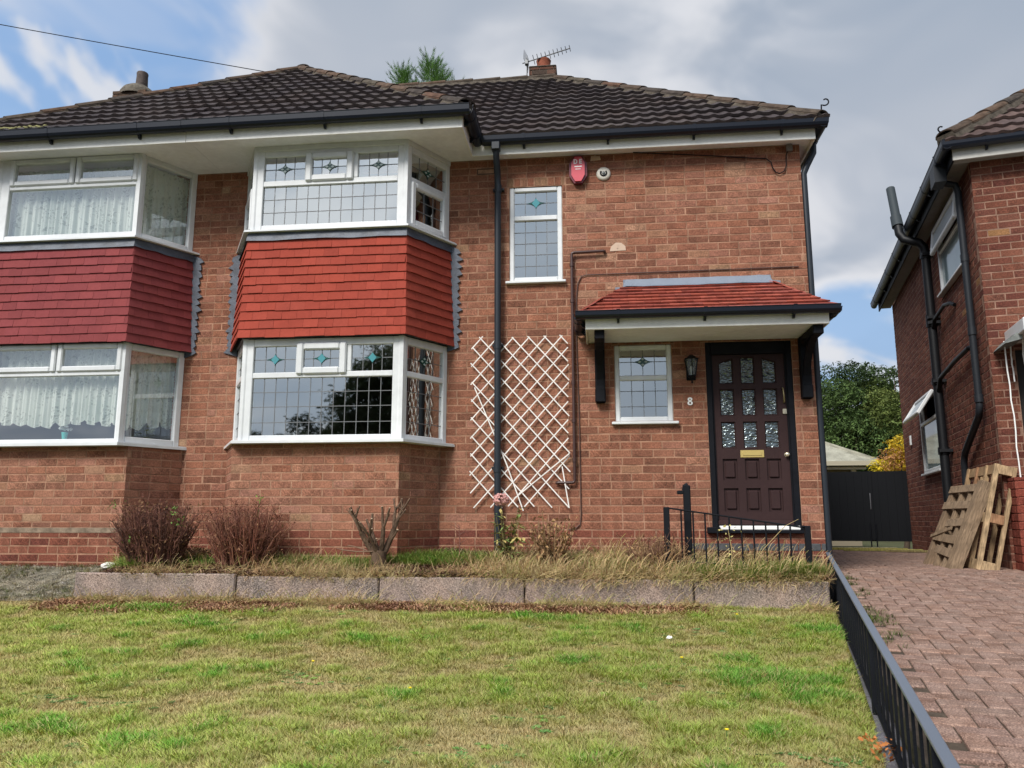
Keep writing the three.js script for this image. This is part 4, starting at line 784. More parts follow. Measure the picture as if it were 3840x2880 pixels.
    ring4(s, -hw, hw, -hh, 0, 0.065, -0.03, 0.025, 0.012); s.build('sash', M.upvc, w); const q = new MB(s.M); q.quad(V(-hw + 0.06, -hh + 0.06, 0), V(hw - 0.06, -hh + 0.06, 0), V(hw - 0.06, -0.06, 0), V(-hw + 0.06, -0.06, 0)); q.build('pane', frosted, w);
    const l = new MB(FS); l.cb(x0 - 0.05, x1 + 0.05, y0 - 0.035, y0 - 0.003, -0.06, 0.07, 0.006); l.build('sill', M.upvc, w);
  };
  side(up, 3.80, [X(2.06), X(0.52), 0.37], 0.13); side(lo, 1.655, [X(4.56), X(3.14), 0.42], 0.58);
  // iron soil pipe with two branches, rainwater pipe with a swan-neck
  { const P = (a, y, off) => V(-off, y, -a), m = new MB();
    m.tube([P(2.47, -0.43, 0.1), P(2.47, 3.95, 0.1)], 0.061, 14); m.tube([P(2.47, 3.95, 0.1), P(2.47, 4.06, 0.115), P(2.47, 4.13, 0.17), P(2.49, 4.17, 0.26), P(2.51, 4.22, 0.36), P(2.53, 4.32, 0.41), P(2.55, 4.46, 0.42)], 0.062, 14);
    for (const [y, k] of [[3.93, 0], [2.98, 0], [2.9, 0], [2.05, 0], [1.06, 0], [0.25, 0]]) { m.tube([P(2.47, y - 0.05, 0.1), P(2.47, y + 0.05, 0.1)], 0.075, 14); m.box(-0.16, -0.002, y - 0.02, y + 0.02, -2.57, -2.37); }
    m.tube([P(2.47, 2.78, 0.1), P(2.3, 2.92, 0.09), P(1.7, 2.97, 0.075), P(1.45, 2.93, 0.05), P(1.36, 2.88, 0.02)], 0.026, 10); m.tube([P(2.47, 1.86, 0.1), P(2.25, 2.06, 0.1), P(1.3, 2.13, 0.085), P(0.62, 2.15, 0.07), P(0.6, 2.15, 0.0)], 0.03, 10);
    const sp = m.build('soil_pipe', std([.006, .007, .009], 0.5, { specularIntensity: 0.6 }), h);
    const v = new MB(); v.tube([P(2.55, 4.44, 0.42), P(2.60, 4.62, 0.43)], [0.082, 0.078], 14); v.tube([P(2.55, 4.46, 0.42), P(2.78, 5.14, 0.44)], 0.064, 14); v.build('vent_pipe', std([.04, .05, .056], 0.6), sp);
    const r = new MB(); r.tube([P(0.30, 4.30, 0.285), P(0.31, 4.19, 0.27), P(0.33, 4.15, 0.20), P(0.34, 4.12, 0.10), P(0.345, 4.02, 0.075), P(0.36, 1.42, 0.075), P(0.44, 1.30, 0.075), P(1.30, 0.95, 0.075), P(1.42, 0.85, 0.075), P(1.44, 0.6, 0.075), P(1.44, -0.43, 0.075)], 0.04, 14);
    r.box(-0.35, -0.22, 4.12, 4.33, -0.42, -0.16); for (const y of [3.2, 2.3, 1.5]) { r.tube([P(0.352, y - 0.05, 0.075), P(0.352, y + 0.04, 0.075)], 0.047, 14); } r.build('drainpipe', std([.016, .019, .024], 0.5, { specularIntensity: 0.5 }), h);
    const c = new MB(); c.tube([P(0.535, 4.1, 0.012), P(0.53, 3.1, 0.012), P(0.53, 2.28, 0.014), P(0.52, 1.7, 0.014)], 0.012, 6); c.build('cable', M.white, h);
    const e = new MB(); e.cb(-0.03, -0.004, 1.43, 1.60, -5.78, -5.70, 0.004); e.build('vent', M.upvc, h); }
  // flat porch roof, dark opening under it and the low red wall in front
  { const p = new MB(); p.cb(0.16, 3.6, 2.045, 2.185, 0.0, 0.72, 0.01); p.build('porch_roof', M.upvc, h); const e = new MB(); e.prism([[0.03, 1.96], [0.2, 2.0], [0.2, 2.10], [0.10, 2.04]], 0.003, 0.5); e.build('porch_flashing', std([.25, .27, .26], 0.7, cm(T_blot, 0.3)), h);
    const q = new MB(); q.box(0.245, 3.4, -0.45, 1.99, -0.16, -0.13); q.build('recess_shade', std([.035, .032, .03], 0.6), h);  // near-black panel paints the shade of the recess under the porch
    const Fp = wallFrame(0.03, 0.3, 1.6, 0.3), pm = new MB(); pm.box(0.04, 1.6, -0.6, 0.55, 0.01, 0.29); const pw = pm.build('porch_wall', std([.26, .085, .06], 0.9), h), pb = new Brickwork(houseC.matrixWorld), po = { pal: [[.30, .075, .05], [.27, .068, .047], [.32, .09, .06]] };
    pb.field(Fp, 0, 1.57, -0.51, 0.55, [], po); pb.field(wallFrame(0.03, 0.0, 0.03, 0.3), 0, 0.3, -0.51, 0.55, [], po); pb.flush(pw, h, 40); }
  { const c = new MB(); reseed(31); for (const [x, z] of [[0.10, 0.22], [0.26, 0.24], [0.17, 0.12]]) { const pts = []; for (let i = 0; i <= 9; i++) pts.push(V(x + rr(-.008, .008) + (i / 9) * 0.01, lerp(2.04, x === 0.17 ? 1.6 : 0.55, i / 9), z + rr(-.008, .008))); c.tube(pts, 0.008, 6); } c.build('porch_rod', M.white, h); }
}

// ---------------------------------------------------------------- ground
const lawnY = (x, z) => -0.665 - 0.095 * (z - 1.2) + 0.022 * noise.noise(x * 0.7, z * 0.7, 2.2) + 0.008 * noise.noise(x * 3, z * 3, 5.2);
const driveY = (z) => -0.42 - 0.063 * Math.max(0, z) - 0.12 * Math.max(0, z - 5.2);
const railX = (z) => 1.46 + (3.89 - z) * Math.tan(12.3 * D2R);
const bedY = (x, z) => lerp(-0.25, -0.425, clamp((z - 0.1) / 1.05)) + 0.03 * noise.noise(x * 2.1, z * 2.1, 7.7) + 0.018 * noise.noise(x * 7, z * 7, 1.7) - 0.10 * sstep(-4.7, -5.3, x);
const sheet = (x0, x1, z0, z1, nx, nz, y, skip) => {
  const mb = new MB(), rows = []; for (let j = 0; j <= nz; j++) { const z = lerp(z1, z0, j / nz), a = typeof x0 === 'function' ? x0(z) : x0, b = typeof x1 === 'function' ? x1(z) : x1; rows.push(Array.from({ length: nx + 1 }, (_, i) => { const x = lerp(a, b, i / nx); return V(x, y(x, z), z); })); }
  return mb.grid(rows, (a, b) => [rows[a][b].x, rows[a][b].z]).geo();
};
const groundMat = std([.10, .105, .05], 0.95, cm(T_blot, 2.3));
structure('ground', sheet(-420, 420, -420, 420, 24, 210, (x, z) => (z < 2 ? -0.62 : z < 7 ? lerp(-0.85, -1.5, (z - 2) / 5) : -1.62)), groundMat);
const T_turf = tex(512, (u, v) => { const a = per(u, v, 4, 2.9, 5), b = per(u, v, 50, 3.1, 3); return [0.50 + a * 0.5 + b * 0.5, 0.52 + a * 0.25 + b * 0.5, 0.26 + a * 0.15 + b * 0.25]; }, true);
structure('lawn', sheet(-9, (z) => railX(z) - 0.03, 0.9, 6.9, 60, 60, lawnY), std([.42, .40, .30], 1, { ...cm(T_turf, 1.4), ...bm(T_grain, 0.3, 0.01) }));
structure('pavement', sheet(-60, 60, 7.0, 9.4, 30, 3, () => -1.36), M.grey);
structure('road', sheet(-120, 120, 9.42, 16.5, 30, 3, () => -1.47), std([.055, .055, .058], 0.9, bm(T_grain, 0.3, 0.008)));
const soil = std([.12, .082, .058], 1, { ...cm(T_blot, 0.7), ...bm(T_grain, 0.2, 0.02) });
structure('flower_bed', sheet(-5.13, (z) => Math.min(2.2, railX(z) - 0.06), -0.05, 1.15, 120, 24, bedY), soil);
structure('path', sheet(-9, -4.985, -0.05, 1.3, 60, 20, (x, z) => -0.365 - 0.30 * clamp((z - 0.5) / 0.7) + 0.02 * noise.noise(x * 3, z * 3, 4.4) + 0.012 * noise.noise(x * 9, z * 9, 1.4)), std([.42, .39, .30], 1, { ...cm(T_stain, 0.9), ...bm(T_grain, 0.2, 0.02) }));
// concrete edging of the bed: slabs on edge, joints open
{
  const e = thing('garden_edging', 'low pinkish concrete edging of upright slabs between flower bed and lawn', 'garden edging', null, [-1.5, -0.8, 1.15]); reseed(41);
  const J = [-5.10, -3.455, -2.062, -0.70, 0.815, 1.985];
  for (let i = 0; i + 1 < J.length; i++) { const m = new MB(new THREE.Matrix4().makeRotationZ(rr(-.004, .004)).setPosition(1.5, 0.8 + rr(-.008, .008), -1.15 + rr(-.006, .006))); m.off = [rnd() * 3, rnd() * 3]; m.cb(J[i] + 0.006, J[i + 1] - 0.006, -0.86, -0.418 - i * 0.004, 1.13, 1.20, 0.012); m.build('slab', M.concrete, e); }
}
// block-paved drive
{
  const dv = structure('driveway', sheet((z) => railX(z) + 0.02, 9, -7.4, 7, 30, 60, (x, z) => driveY(z) - 0.012), std([.13, .10, .075], 1, { ...cm(T_blot, 0.8), ...bm(T_grain, 0.2, 0.01) })); reseed(51);
  const ca = Math.cos(12.3 * D2R), sa = Math.sin(12.3 * D2R), pal = [[.40, .275, .215], [.38, .262, .205], [.42, .295, .235], [.365, .25, .20], [.39, .28, .225], [.43, .29, .222], [.345, .245, .195]], mats = pal.map((c) => std(c, 0.9, { ...cm(T_pebble, 0.5), ...bm(T_grain, 0.25, 0.004) })), list = [];
  const shapes = [0, 1, 2, 3].map((i) => { const m = new MB(); m.off = [i * .31, i * .53]; m.cb(-0.0965, 0.0965, -0.04, 0, -0.0465, 0.0465, 0.007); return m.geo(); });
  for (let a = -60; a < 60; a++) for (let b = -75; b < 75; b++) {
    const k = (((a - b) % 4) + 4) % 4; if (k !== 0 && k !== 3) continue;
    const la = (k === 0 ? a + 1 : a + 0.5) * 0.1, lb = (k === 0 ? b + 0.5 : b + 1) * 0.1, x = 2.3 + la * ca - lb * sa, z = lb * ca + la * sa, zz = z;
    if (zz < -7.3 || zz > 6.6 || x < railX(zz) + 0.10 || x > 8) continue;
    const nc = [4.395, -0.665], l = (x - nc[0]) * 0.978 + (zz - nc[1]) * 0.208; if (l > 0.05 && -(x - nc[0]) * 0.208 + (zz - nc[1]) * 0.978 < 0) continue;
    const p = V(x, driveY(zz) + rr(-.0025, .0025), zz), d = frameTest(p, 1.12); if (!d) continue;
    list.push({ p, d, turn: -12.3 * D2R + (k === 0 ? 0 : Math.PI / 2), i: Math.floor(rnd() * pal.length), s: Math.floor(rnd() * 4), tx: rr(-.006, .006), tz: rr(-.006, .006), vis: frameTest(p, 1.0) });
  }
  list.sort((q, r) => (q.vis ? q.d : q.d + 50) - (r.vis ? r.d : r.d + 50));
  const tilt = (z) => (z > 0 ? -0.063 : 0), rest = new MB();
  list.forEach((q, n) => {
    const e = new THREE.Euler(-tilt(q.p.z) + q.tx, q.turn, q.tz, 'XYZ');
    if (n < 300) { const m = put('paver', shapes[q.s], mats[q.i], dv); m.position.copy(q.p); m.rotation.copy(e); }
    else { rest.M = new THREE.Matrix4().makeRotationFromEuler(e).setPosition(q.p); rest.col = pal[q.i]; rest.off = [rnd(), rnd()]; rest.cb(-0.0965, 0.0965, -0.03, 0, -0.0465, 0.0465, 0.007); }
  });
  const r = rest.build('paver', std([1, 1, 1], 0.9, { vertexColors: true, ...cm(T_pebble, 0.5), ...bm(T_grain, 0.25, 0.004) }), dv); r.userData.kind = 'stuff';
}
// kerb of the drive with its railing
{
  const A = V(railX(0.02), 0, 0.02), dir = V(-Math.sin(12.3 * D2R), -0.063, Math.cos(12.3 * D2R)).normalize(), side = V(Math.cos(12.3 * D2R), 0, Math.sin(12.3 * D2R)), base = (z) => -0.922 + (3.89 - z) * 0.0645;
  const at = (z, y) => V(railX(z), y, z);
  const k = thing('concrete_kerb', 'narrow blue-grey concrete kerb under the black driveway railing', 'kerb', null, [railX(3), base(3) - 0.2, 3]); { const m = new MB(new THREE.Matrix4().makeTranslation(-railX(3), 0.2 - base(3), -3)); let z = 0.03; reseed(61); while (z < 6.4) { const l = 0.9; m.off = [rnd(), rnd()]; m.sweep([[-0.055, -0.3], [0.07, -0.3], [0.07, -0.008], [0.06, 0], [-0.045, 0], [-0.055, -0.008]], at(z, base(z) - 0.01), side, UP, dir.clone().multiplyScalar(l - 0.008)); z += l * dir.z; } m.build('kerb_stone', std([.235, .245, .275], 0.9, { ...cm(T_pebble, 0.5), ...bm(T_grain, 0.2, 0.005) }), k);
    const w = new MB(new THREE.Matrix4().makeTranslation(-railX(3), 0.2 - base(3), -3)); for (let i = 0; i < 20; i++) { const z0 = 0.03 + i * 0.32, z1 = z0 + 0.32; w.quad(at(z0, base(z0) - .2).addScaledVector(side, 0.075), at(z1, base(z1) - .2).addScaledVector(side, 0.075), at(z1, driveY(z1) - 0.004).addScaledVector(side, 0.085), at(z0, driveY(z0) - 0.004).addScaledVector(side, 0.085)); } w.build('retaining_edge', std([.16, .15, .09], 1, { ...cm(T_blot, 0.5), ...bm(T_grain, 0.2, 0.012) }), k); }
  const r = thing('driveway_railing', 'long low black metal railing running down beside the block-paved drive', 'railing', null, [railX(3), base(3), 3]), Mo = new THREE.Matrix4().makeTranslation(-railX(3), -base(3), -3), up = 0.452;
  { const m = new MB(Mo); m.sweep([[-0.021, -0.012], [0.021, -0.012], [0.021, -0.003], [0.018, 0], [-0.018, 0], [-0.021, -0.003]], at(0.04, base(0.04) + up), side, UP, dir.clone().multiplyScalar(6.55)); m.build('handrail', std([.12, .14, .175], 0.36), r); }  // blue-grey sheen of the sky put into the rail colour
  { const m = new MB(Mo); m.sweep([[-0.014, -0.012], [0.014, -0.012], [0.014, 0], [-0.014, 0]], at(0.04, base(0.04) + 0.045), side, UP, dir.clone().multiplyScalar(6.55)); m.build('bottom_rail', M.iron, r); }
  const bar = new MB(); bar.box(-0.006, 0.006, 0.034, up - 0.011, -0.006, 0.006); const bg = bar.geo(), pg = new MB(); pg.cb(-0.022, 0.022, -0.05, up - 0.011, -0.022, 0.022, 0.004); const pgg = pg.geo();
  let n = 0; for (let z = 0.13; z < 6.5; z += 0.17) { n++; const post = Math.abs(z - 3.87) < 0.06 || Math.abs(z - 2.0) < 0.06 || Math.abs(z - 5.74) < 0.06 || n === 1, q = put(post ? 'post' : 'bar', post ? pgg : bg, M.iron, r); q.position.set(railX(z) - railX(3), base(z) - base(3), z - 3); q.rotation.y = 12.3 * D2R * -1; }
}
// little handrail before the door and the taller post by the wall
{
  const r = thing('handrail', 'short black iron handrail with thin upright bars in front of the front door', 'railing', null, [1.25, -0.42, 1.0]), m = (y) => y + 0.42;
  const p = new MB(); p.cb(-0.665, -0.612, 0, m(0.222), -0.026, 0.026, 0.005); p.build('post', M.iron, r); const p2 = new MB(); p2.cb(0.598, 0.648, -0.15, m(0.052), -0.026, 0.026, 0.006); p2.cb(0.575, 0.60, m(0.035), m(0.055), -0.02, 0.02, 0.004); p2.build('post', M.iron, r);
  const t = new MB(); t.tube([V(-0.62, m(0.213), 0), V(0.6, m(0.034), 0)], 0.0085, 6); t.build('top_rail', M.iron, r); const b = new MB(); b.tube([V(-0.62, m(-0.27), 0), V(0.6, m(-0.33), 0)], 0.0075, 6); b.build('bottom_rail', M.iron, r);
  for (let i = 0; i < 10; i++) { const x = -0.505 + i * 0.1085, y1 = lerp(m(0.213), m(0.034), (x + 0.62) / 1.22), q = new MB(); q.tube([V(x, 0.05, 0), V(x, y1, 0)], 0.0078, 6); q.build('bar', M.iron, r); }
  const o = thing('iron_post', 'tall black post with a small bracket standing between cloakroom window and door', 'post', null, [0.82, -0.42, 0.85]), q = new MB(); q.cb(-0.033, 0.033, 0, 0.85, -0.03, 0.03, 0.008); q.build('shaft', M.iron, o); const k = new MB(); k.cb(-0.09, -0.03, 0.765, 0.80, -0.02, 0.02, 0.006); k.tube([V(-0.03, 0.80, 0), V(-0.02, 0.845, 0), V(0.01, 0.86, 0)], 0.016, 8); k.build('bracket', M.iron, o);
}
// double gate at the far end of the drive
{
  const g = thing('double_gate', 'tall black solid double gate closing the drive between the houses', 'gate', null, [4.6, -0.42, -7.4], -12 * D2R);
  const gateMat = std([.005, .006, .008], 0.6); for (const [a, b] of [[-1.25, 0.549], [0.551, 1.42]]) { const l = holder('gate_leaf', g); const n = Math.round((b - a) / 0.14); for (let i = 0; i < n; i++) { const m = new MB(), w = (b - a) / n; m.cb(a + i * w, a + (i + 1) * w - 0.0008, 0.13, 1.445, -0.02, 0.0, 0.001); m.build('board', gateMat, l); } }
  const cv = new MB(); cv.cb(0.515, 0.585, 0.15, 1.45, 0.0005, 0.014, 0.003); cv.build('cover_strip', gateMat, g); const b = new MB(); b.tube([V(0.50, 0.0, 0.02), V(0.50, 0.45, 0.02)], 0.012, 8); b.tube([V(0.60, 0.0, 0.02), V(0.60, 0.45, 0.02)], 0.012, 8); b.build('drop_bolt', M.iron, g); const hd = new MB(); hd.tube([V(0.535, 0.72, 0.0), V(0.535, 0.75, 0.035), V(0.535, 1.0, 0.035), V(0.535, 1.03, 0.0)], 0.010, 8); hd.build('handle', std([.10, .10, .11], 0.35), g);
  const p = new MB(); p.cb(-1.32, -1.255, -0.02, 1.46, -0.04, 0.03, 0.006); p.cb(1.425, 1.47, -0.02, 1.46, -0.04, 0.03, 0.006); p.build('gate_post', M.black, g);
}
{ // loose laths on the paving before the gate
  reseed(71); const L = [[4.55, -6.2, 1.5, -0.16, [.42, .37, .10]], [4.75, -5.7, 1.25, -0.10, [.46, .42, .13]], [4.35, -6.75, 1.9, -0.2, [.40, .36, .20]], [5.1, -5.2, 0.9, -0.32, [.33, .27, .12]]];
  L.forEach(([x, z, l, turn, c], i) => { const t = thing('plank', ['long yellowish lath lying on the paving before the black gate', 'yellow lath lying nearest the pallets before the black gate', 'pale lath lying close against the foot of the black gate', 'short brown lath lying beside the side wall near the gate'][i], 'plank', 'laths lying on the drive before the gate', [x, -0.415, z], turn); const m = new MB(); m.cb(-l / 2, l / 2, 0, 0.035, -0.035, 0.035, 0.004); m.build('lath', std(c, 0.8, cm(T_wood, 0.6)), t); });
}
// two pallets leaning on the side wall of the far house
{
  const wood = (c) => std(c, 0.85, { ...cm(T_wood, 0.5), ...bm(T_wood, 0.5, 0.003) }), W1 = [[.36, .255, .165], [.33, .23, .15], [.39, .28, .185], [.30, .21, .14]].map(wood), W2 = [[.50, .34, .19], [.46, .30, .165], [.54, .38, .22], [.42, .23, .125]].map(wood);
  const lay = (t, O, a, b) => { const n = V(0, 0, 0).crossVectors(a, b).normalize(); return new THREE.Matrix4().makeBasis(a, b, n).setPosition(O.sub(t.position)); };
  reseed(81);
  { const t = thing('pallet', 'weathered broken wooden pallet leaning in front of the lighter one', 'pallet', null, [3.95, -0.42, -1.25]), a = V(-0.045, 0, 0.999).normalize(), b = V(0.415, 0.91, 0).normalize(), F = lay(t, V(3.86, -0.42, -1.74), a, b); // local x towards us, y up the slope, z out to the left
    const piece = (x0, x1, y0, y1, z0, z1, turn = 0, mat) => { const m = new MB(F.clone().multiply(new THREE.Matrix4().makeTranslation((x0 + x1) / 2, (y0 + y1) / 2, 0)).multiply(new THREE.Matrix4().makeRotationZ(turn))); m.off = [rnd(), rnd()]; const w = (x1 - x0) / 2, h = (y1 - y0) / 2; m.cb(-w, w, -h, h, z0, z1, 0.003); return [m, mat ?? pick(W1)]; };
    const add = (nm, p) => p[0].build(nm, p[1], t);
    for (const x of [0.0, 0.33, 0.58]) add('stringer', piece(x, x + (x === 0 ? 0.10 : 0.06), 0, 1.02, -0.11, -0.02));
    add('stringer', piece(0.84, 0.98, -0.03, 1.05, -0.10, 0.022));
    for (const [y, x0, x1, tn] of [[0.93, 0.02, 0.86, 0], [0.72, 0.0, 0.85, 0], [0.50, 0.30, 0.85, 0.03], [0.30, 0.06, 0.86, -0.05], [0.14, 0.28, 0.86, -0.10]]) add('slat', piece(x0, x1, y, y + 0.095, -0.02, 0.0, tn));
    add('slat', piece(0.0, 0.56, 0.395, 0.44, -0.004, 0.014, 0.20)); }
  { const t = thing('pallet', 'lighter new wooden pallet standing against the side wall behind the broken one', 'pallet', null, [4.3, -0.42, -1.1]), a = V(-0.15, 0, 0.989).normalize(), b = V(0.26, 0.966, 0).normalize(), F = lay(t, V(4.165, -0.42, -1.62), a, b);
    const add = (nm, x0, x1, y0, y1, z0, z1) => { const m = new MB(F); m.off = [rnd(), rnd()]; m.cb(x0, x1, y0, y1, z0, z1, 0.003); m.build(nm, pick(W2), t); };
    for (const x of [0.0, 0.36, 0.70, 1.0]) { add('stringer', x, x + 0.05, 0, 1.17, -0.03, 0.02); if (x !== 0.36) add('stringer', x, x + 0.05, 0, 1.17, -0.20, -0.16); }
    for (const y of [0.0, 0.52, 1.06]) { for (const x of [0.0, 1.0]) add('block', x - 0.004, x + 0.054, y + 0.005, y + 0.105, -0.16, -0.03); add('slat', 0.05, 1.0, y + (y > 1 ? 0 : 0.0), y + 0.11, -0.028, 0.001); add('slat', 0.05, 1.0, y + 0.012, y + 0.098, -0.199, -0.175); } }
}
// outbuilding behind the gate
{
  const g = thing('garage', 'low outbuilding with a pale hipped roof behind the black gate', 'garage', null, [3.6, -0.5, -13]), m = new MB(); m.box(-2.2, 2.55, 0, 1.86, -3.0, 1.75); m.build('wall', std([.22, .19, .14], 0.9), g);
  const roofM = std([.42, .41, .33], 0.85, { ...cm(T_blot, 1.2) }), r = new MB(), e = [[-2.5, 1.98, 2.08], [2.9, 1.98, 2.08], [2.9, 1.98, -3.3], [-2.5, 1.98, -3.3]].map((q) => V(...q)), a = V(0.0, 3.38, -0.61), b = V(0.4, 3.38, -0.61); r.quad(e[0], e[1], b, a); r.tri(e[1], e[2], b); r.quad(e[2], e[3], a, b); r.tri(e[3], e[0], a); const rf = r.build('roof', roofM, g);
  const h = new MB(); h.sweep([[-.07, 0], [.07, 0], [.05, .05], [-.05, .05]], e[1].clone().add(V(0, 0.01, 0)), V(.707, 0, .707), UP, b.clone().sub(e[1])); h.build('hip_capping', roofM, rf);
  const f = new MB(); f.cb(-2.52, 2.92, 1.88, 1.99, 2.05, 2.09, 0.004); f.build('gutter', std([.36, .33, .25], 0.5), g); const w = new MB(); w.cb(-2.5, 2.7, 1.80, 1.86, 1.76, 1.98, 0.004); w.cb(2.40, 2.5, 1.2, 1.86, 1.76, 1.84, 0.004); w.build('fascia', M.white, g);
}
// ---------------------------------------------------------------- things fixed to the front
{
  const t = thing('trellis', 'white expanding diamond trellis on the brick wall behind the downpipe', 'trellis', null, [-0.86, 0.25, 0.03]); reseed(91);
  const mat = std([.80, .77, .735], 0.6, cm(T_dirt, 0.4)), x0 = -0.53, x1 = 0.53, H = 1.86, sl = 1.11, w = 0.006;
  const slat = (p, q, z) => { const m = new MB(), d = q.clone().sub(p).normalize(), s = V(-d.y, d.x, 0); m.sweep([[-w, 0], [w, 0], [w, 0.006], [-w, 0.006]], p.clone().setZ(z), s, V(0, 0, 1), V(q.x - p.x, q.y - p.y, rr(-.004, .004))); m.build('slat', mat, t); };
  for (const s of [1, -1]) for (let k = -1.3; k < 3.2; k += 0.2) { // y = s*sl*x + k + offset
    const c = k + (s > 0 ? 0.04 : 0.07); let xa = x0, xb = x1; const yAt = (x) => s * sl * x + c; const lim = (y) => (y - c) / (s * sl);
    const a = Math.min(lim(0.0), lim(H)), b = Math.max(lim(0.0), lim(H)); xa = Math.max(xa, a); xb = Math.min(xb, b); if (xb - xa < 0.05) continue;
    if (yAt(xa) < 0.25 && yAt(xb) < 0.42) continue;
    const e0 = rr(0, .02), e1 = rr(0, .02); slat(V(xa - e0, yAt(xa - e0), 0), V(xb + e1, yAt(xb + e1), 0), s > 0 ? 0.004 : 0.013); }
  slat(V(-0.50, 1.30, 0), V(-0.12, 0.40, 0), 0.022); slat(V(-0.16, 0.5, 0), V(0.04, -0.05, 0), 0.024); slat(V(0.46, 0.42, 0), V(0.53, -0.02, 0), 0.022); slat(V(-0.06, 0.08, 0), V(0.54, 0.56, 0), 0.022);
}
{ const m = thing('alarm_box', 'red alarm bell box with white lettering high on the brick wall', 'alarm box', null, [-0.181, 4.06, 0.003]); const oct = (w, h, c) => [[-w, -h + c], [-w * 0.45, -h], [w * 0.45, -h], [w, -h + c], [w, h - c], [w * 0.45, h], [-w * 0.45, h], [-w, h - c]].map((q) => q);
  const b = new MB(); b.prism(oct(0.102, 0.163, 0.09), 0, 0.052); b.build('case', std([.13, .018, .03], 0.35), m); const f = new MB(); f.prism(oct(0.076, 0.148, 0.075), 0.052, 0.075); f.build('cover', std([.52, .075, .10], 0.35), m);
  const font = await new FontLoader().loadAsync('fonts/droid/droid_sans_bold.typeface.json'), txt = (s, size, x, y, mat, name) => { const g = new TextGeometry(s, { font, size, depth: 0.003, curveSegments: 4 }); g.translate(x, y, 0.0755); put(name, g, mat, m); };
  const ws = new MB(); ws.cb(-0.055, -0.004, 0.058, 0.118, 0.0755, 0.077, 0.002); ws.cb(0.004, 0.055, 0.058, 0.118, 0.0755, 0.077, 0.002); const bl = std([.78, .74, .74], 0.5); const lt = new MB();
  txt('D', 0.056, -0.056, 0.060, bl, 'lettering'); txt('E', 0.056, 0.008, 0.060, bl, 'lettering'); lt.cb(-0.04, 0.045, 0.020, 0.034, 0.0755, 0.0775, 0.001); lt.cb(-0.03, 0.032, -0.008, 0.0, 0.0755, 0.0775, 0.001); lt.build('lettering', bl, m);
  const n = thing('house_number', 'white figure 8 on the brick wall left of the front door', 'house number', null, [0.982, 1.322, 0.004]); const g = new TextGeometry('8', { font, size: 0.083, depth: 0.008, curveSegments: 6 }); g.computeBoundingBox(); g.translate(-(g.boundingBox.min.x + g.boundingBox.max.x) / 2, 0, 0); put('numeral', g, M.white, n); }
{ const t = thing('sounder', 'round white disc with a dark centre beside the red alarm box', 'sounder', null, [0.108, 4.015, 0.003]), R = new THREE.Matrix4().makeRotationX(Math.PI / 2), b = new MB(R); b.lathe([[0.0, 0.028], [0.05, 0.028], [0.07, 0.022], [0.081, 0.008], [0.081, 0]].reverse(), 0, 0, 0, 28); b.build('disc', std([.58, .55, .48], 0.5), t);
  const c = new MB(); const arc = []; for (let i = 0; i <= 16; i++) { const a = Math.PI * (0.78 + 1.44 * i / 16); arc.push(V(Math.cos(a) * 0.034, Math.sin(a) * 0.034, 0.03)); } c.tube(arc, 0.009, 6); c.build('horn_ring', M.iron, t); const d = new MB(R.clone()); d.lathe([[0, 0.036], [0.018, 0.034], [0.02, 0.028]].reverse(), 0, 0, 0, 16); d.build('centre', std([.10, .11, .11], 0.4), t); }
{ const t = thing('wall_lantern', 'black iron wall lantern between the cloakroom window and the front door', 'lantern', null, [1.002, 1.69, 0.003]), b = new MB(); b.cb(-0.05, 0.05, -0.10, 0.13, 0, 0.014, 0.008); b.build('backplate', M.iron, t); const h = new MB(); h.lathe([[0.0, 0.10], [0.02, 0.165], [0.06, 0.13], [0.082, 0.125], [0.085, 0.115], [0, 0.115]].reverse(), 0, 0.0, 0.085, 6); h.lathe([[0, -0.145], [0.012, -0.14], [0.008, -0.115], [0.02, -0.09], [0.045, -0.07], [0.05, -0.06], [0, -0.06]], 0, 0, 0.085, 6); h.tube([V(0, -0.07, 0.01), V(0, -0.11, 0.05), V(0, -0.10, 0.085)], 0.008, 6); h.build('frame', M.iron, t);
  const f = new MB(); for (let i = 0; i < 6; i++) { const a = i / 6 * 6.2832 + Math.PI / 2; f.tube([V(Math.cos(a) * 0.046, -0.06, 0.085 + Math.sin(a) * 0.046), V(Math.cos(a) * 0.074, 0.115, 0.085 + Math.sin(a) * 0.074)], 0.005, 5); } f.build('bar', M.iron, t);
  const g = new MB(); g.lathe([[0.045, -0.06], [0.073, 0.115]], 0, 0, 0.085, 6); g.build('glass', new THREE.MeshPhysicalMaterial({ color: rgb([.8, .85, .85]), roughness: 0.08, transmission: 0.9, thickness: 0, side: THREE.DoubleSide }), t); const u = new MB(); u.lathe([[0, 0.05], [0.016, 0.035], [0.02, 0.015], [0.012, -0.02], [0.012, -0.06]].reverse(), 0, 0, 0.085, 12); u.build('bulb', std([.55, .55, .52], 0.2), t); }
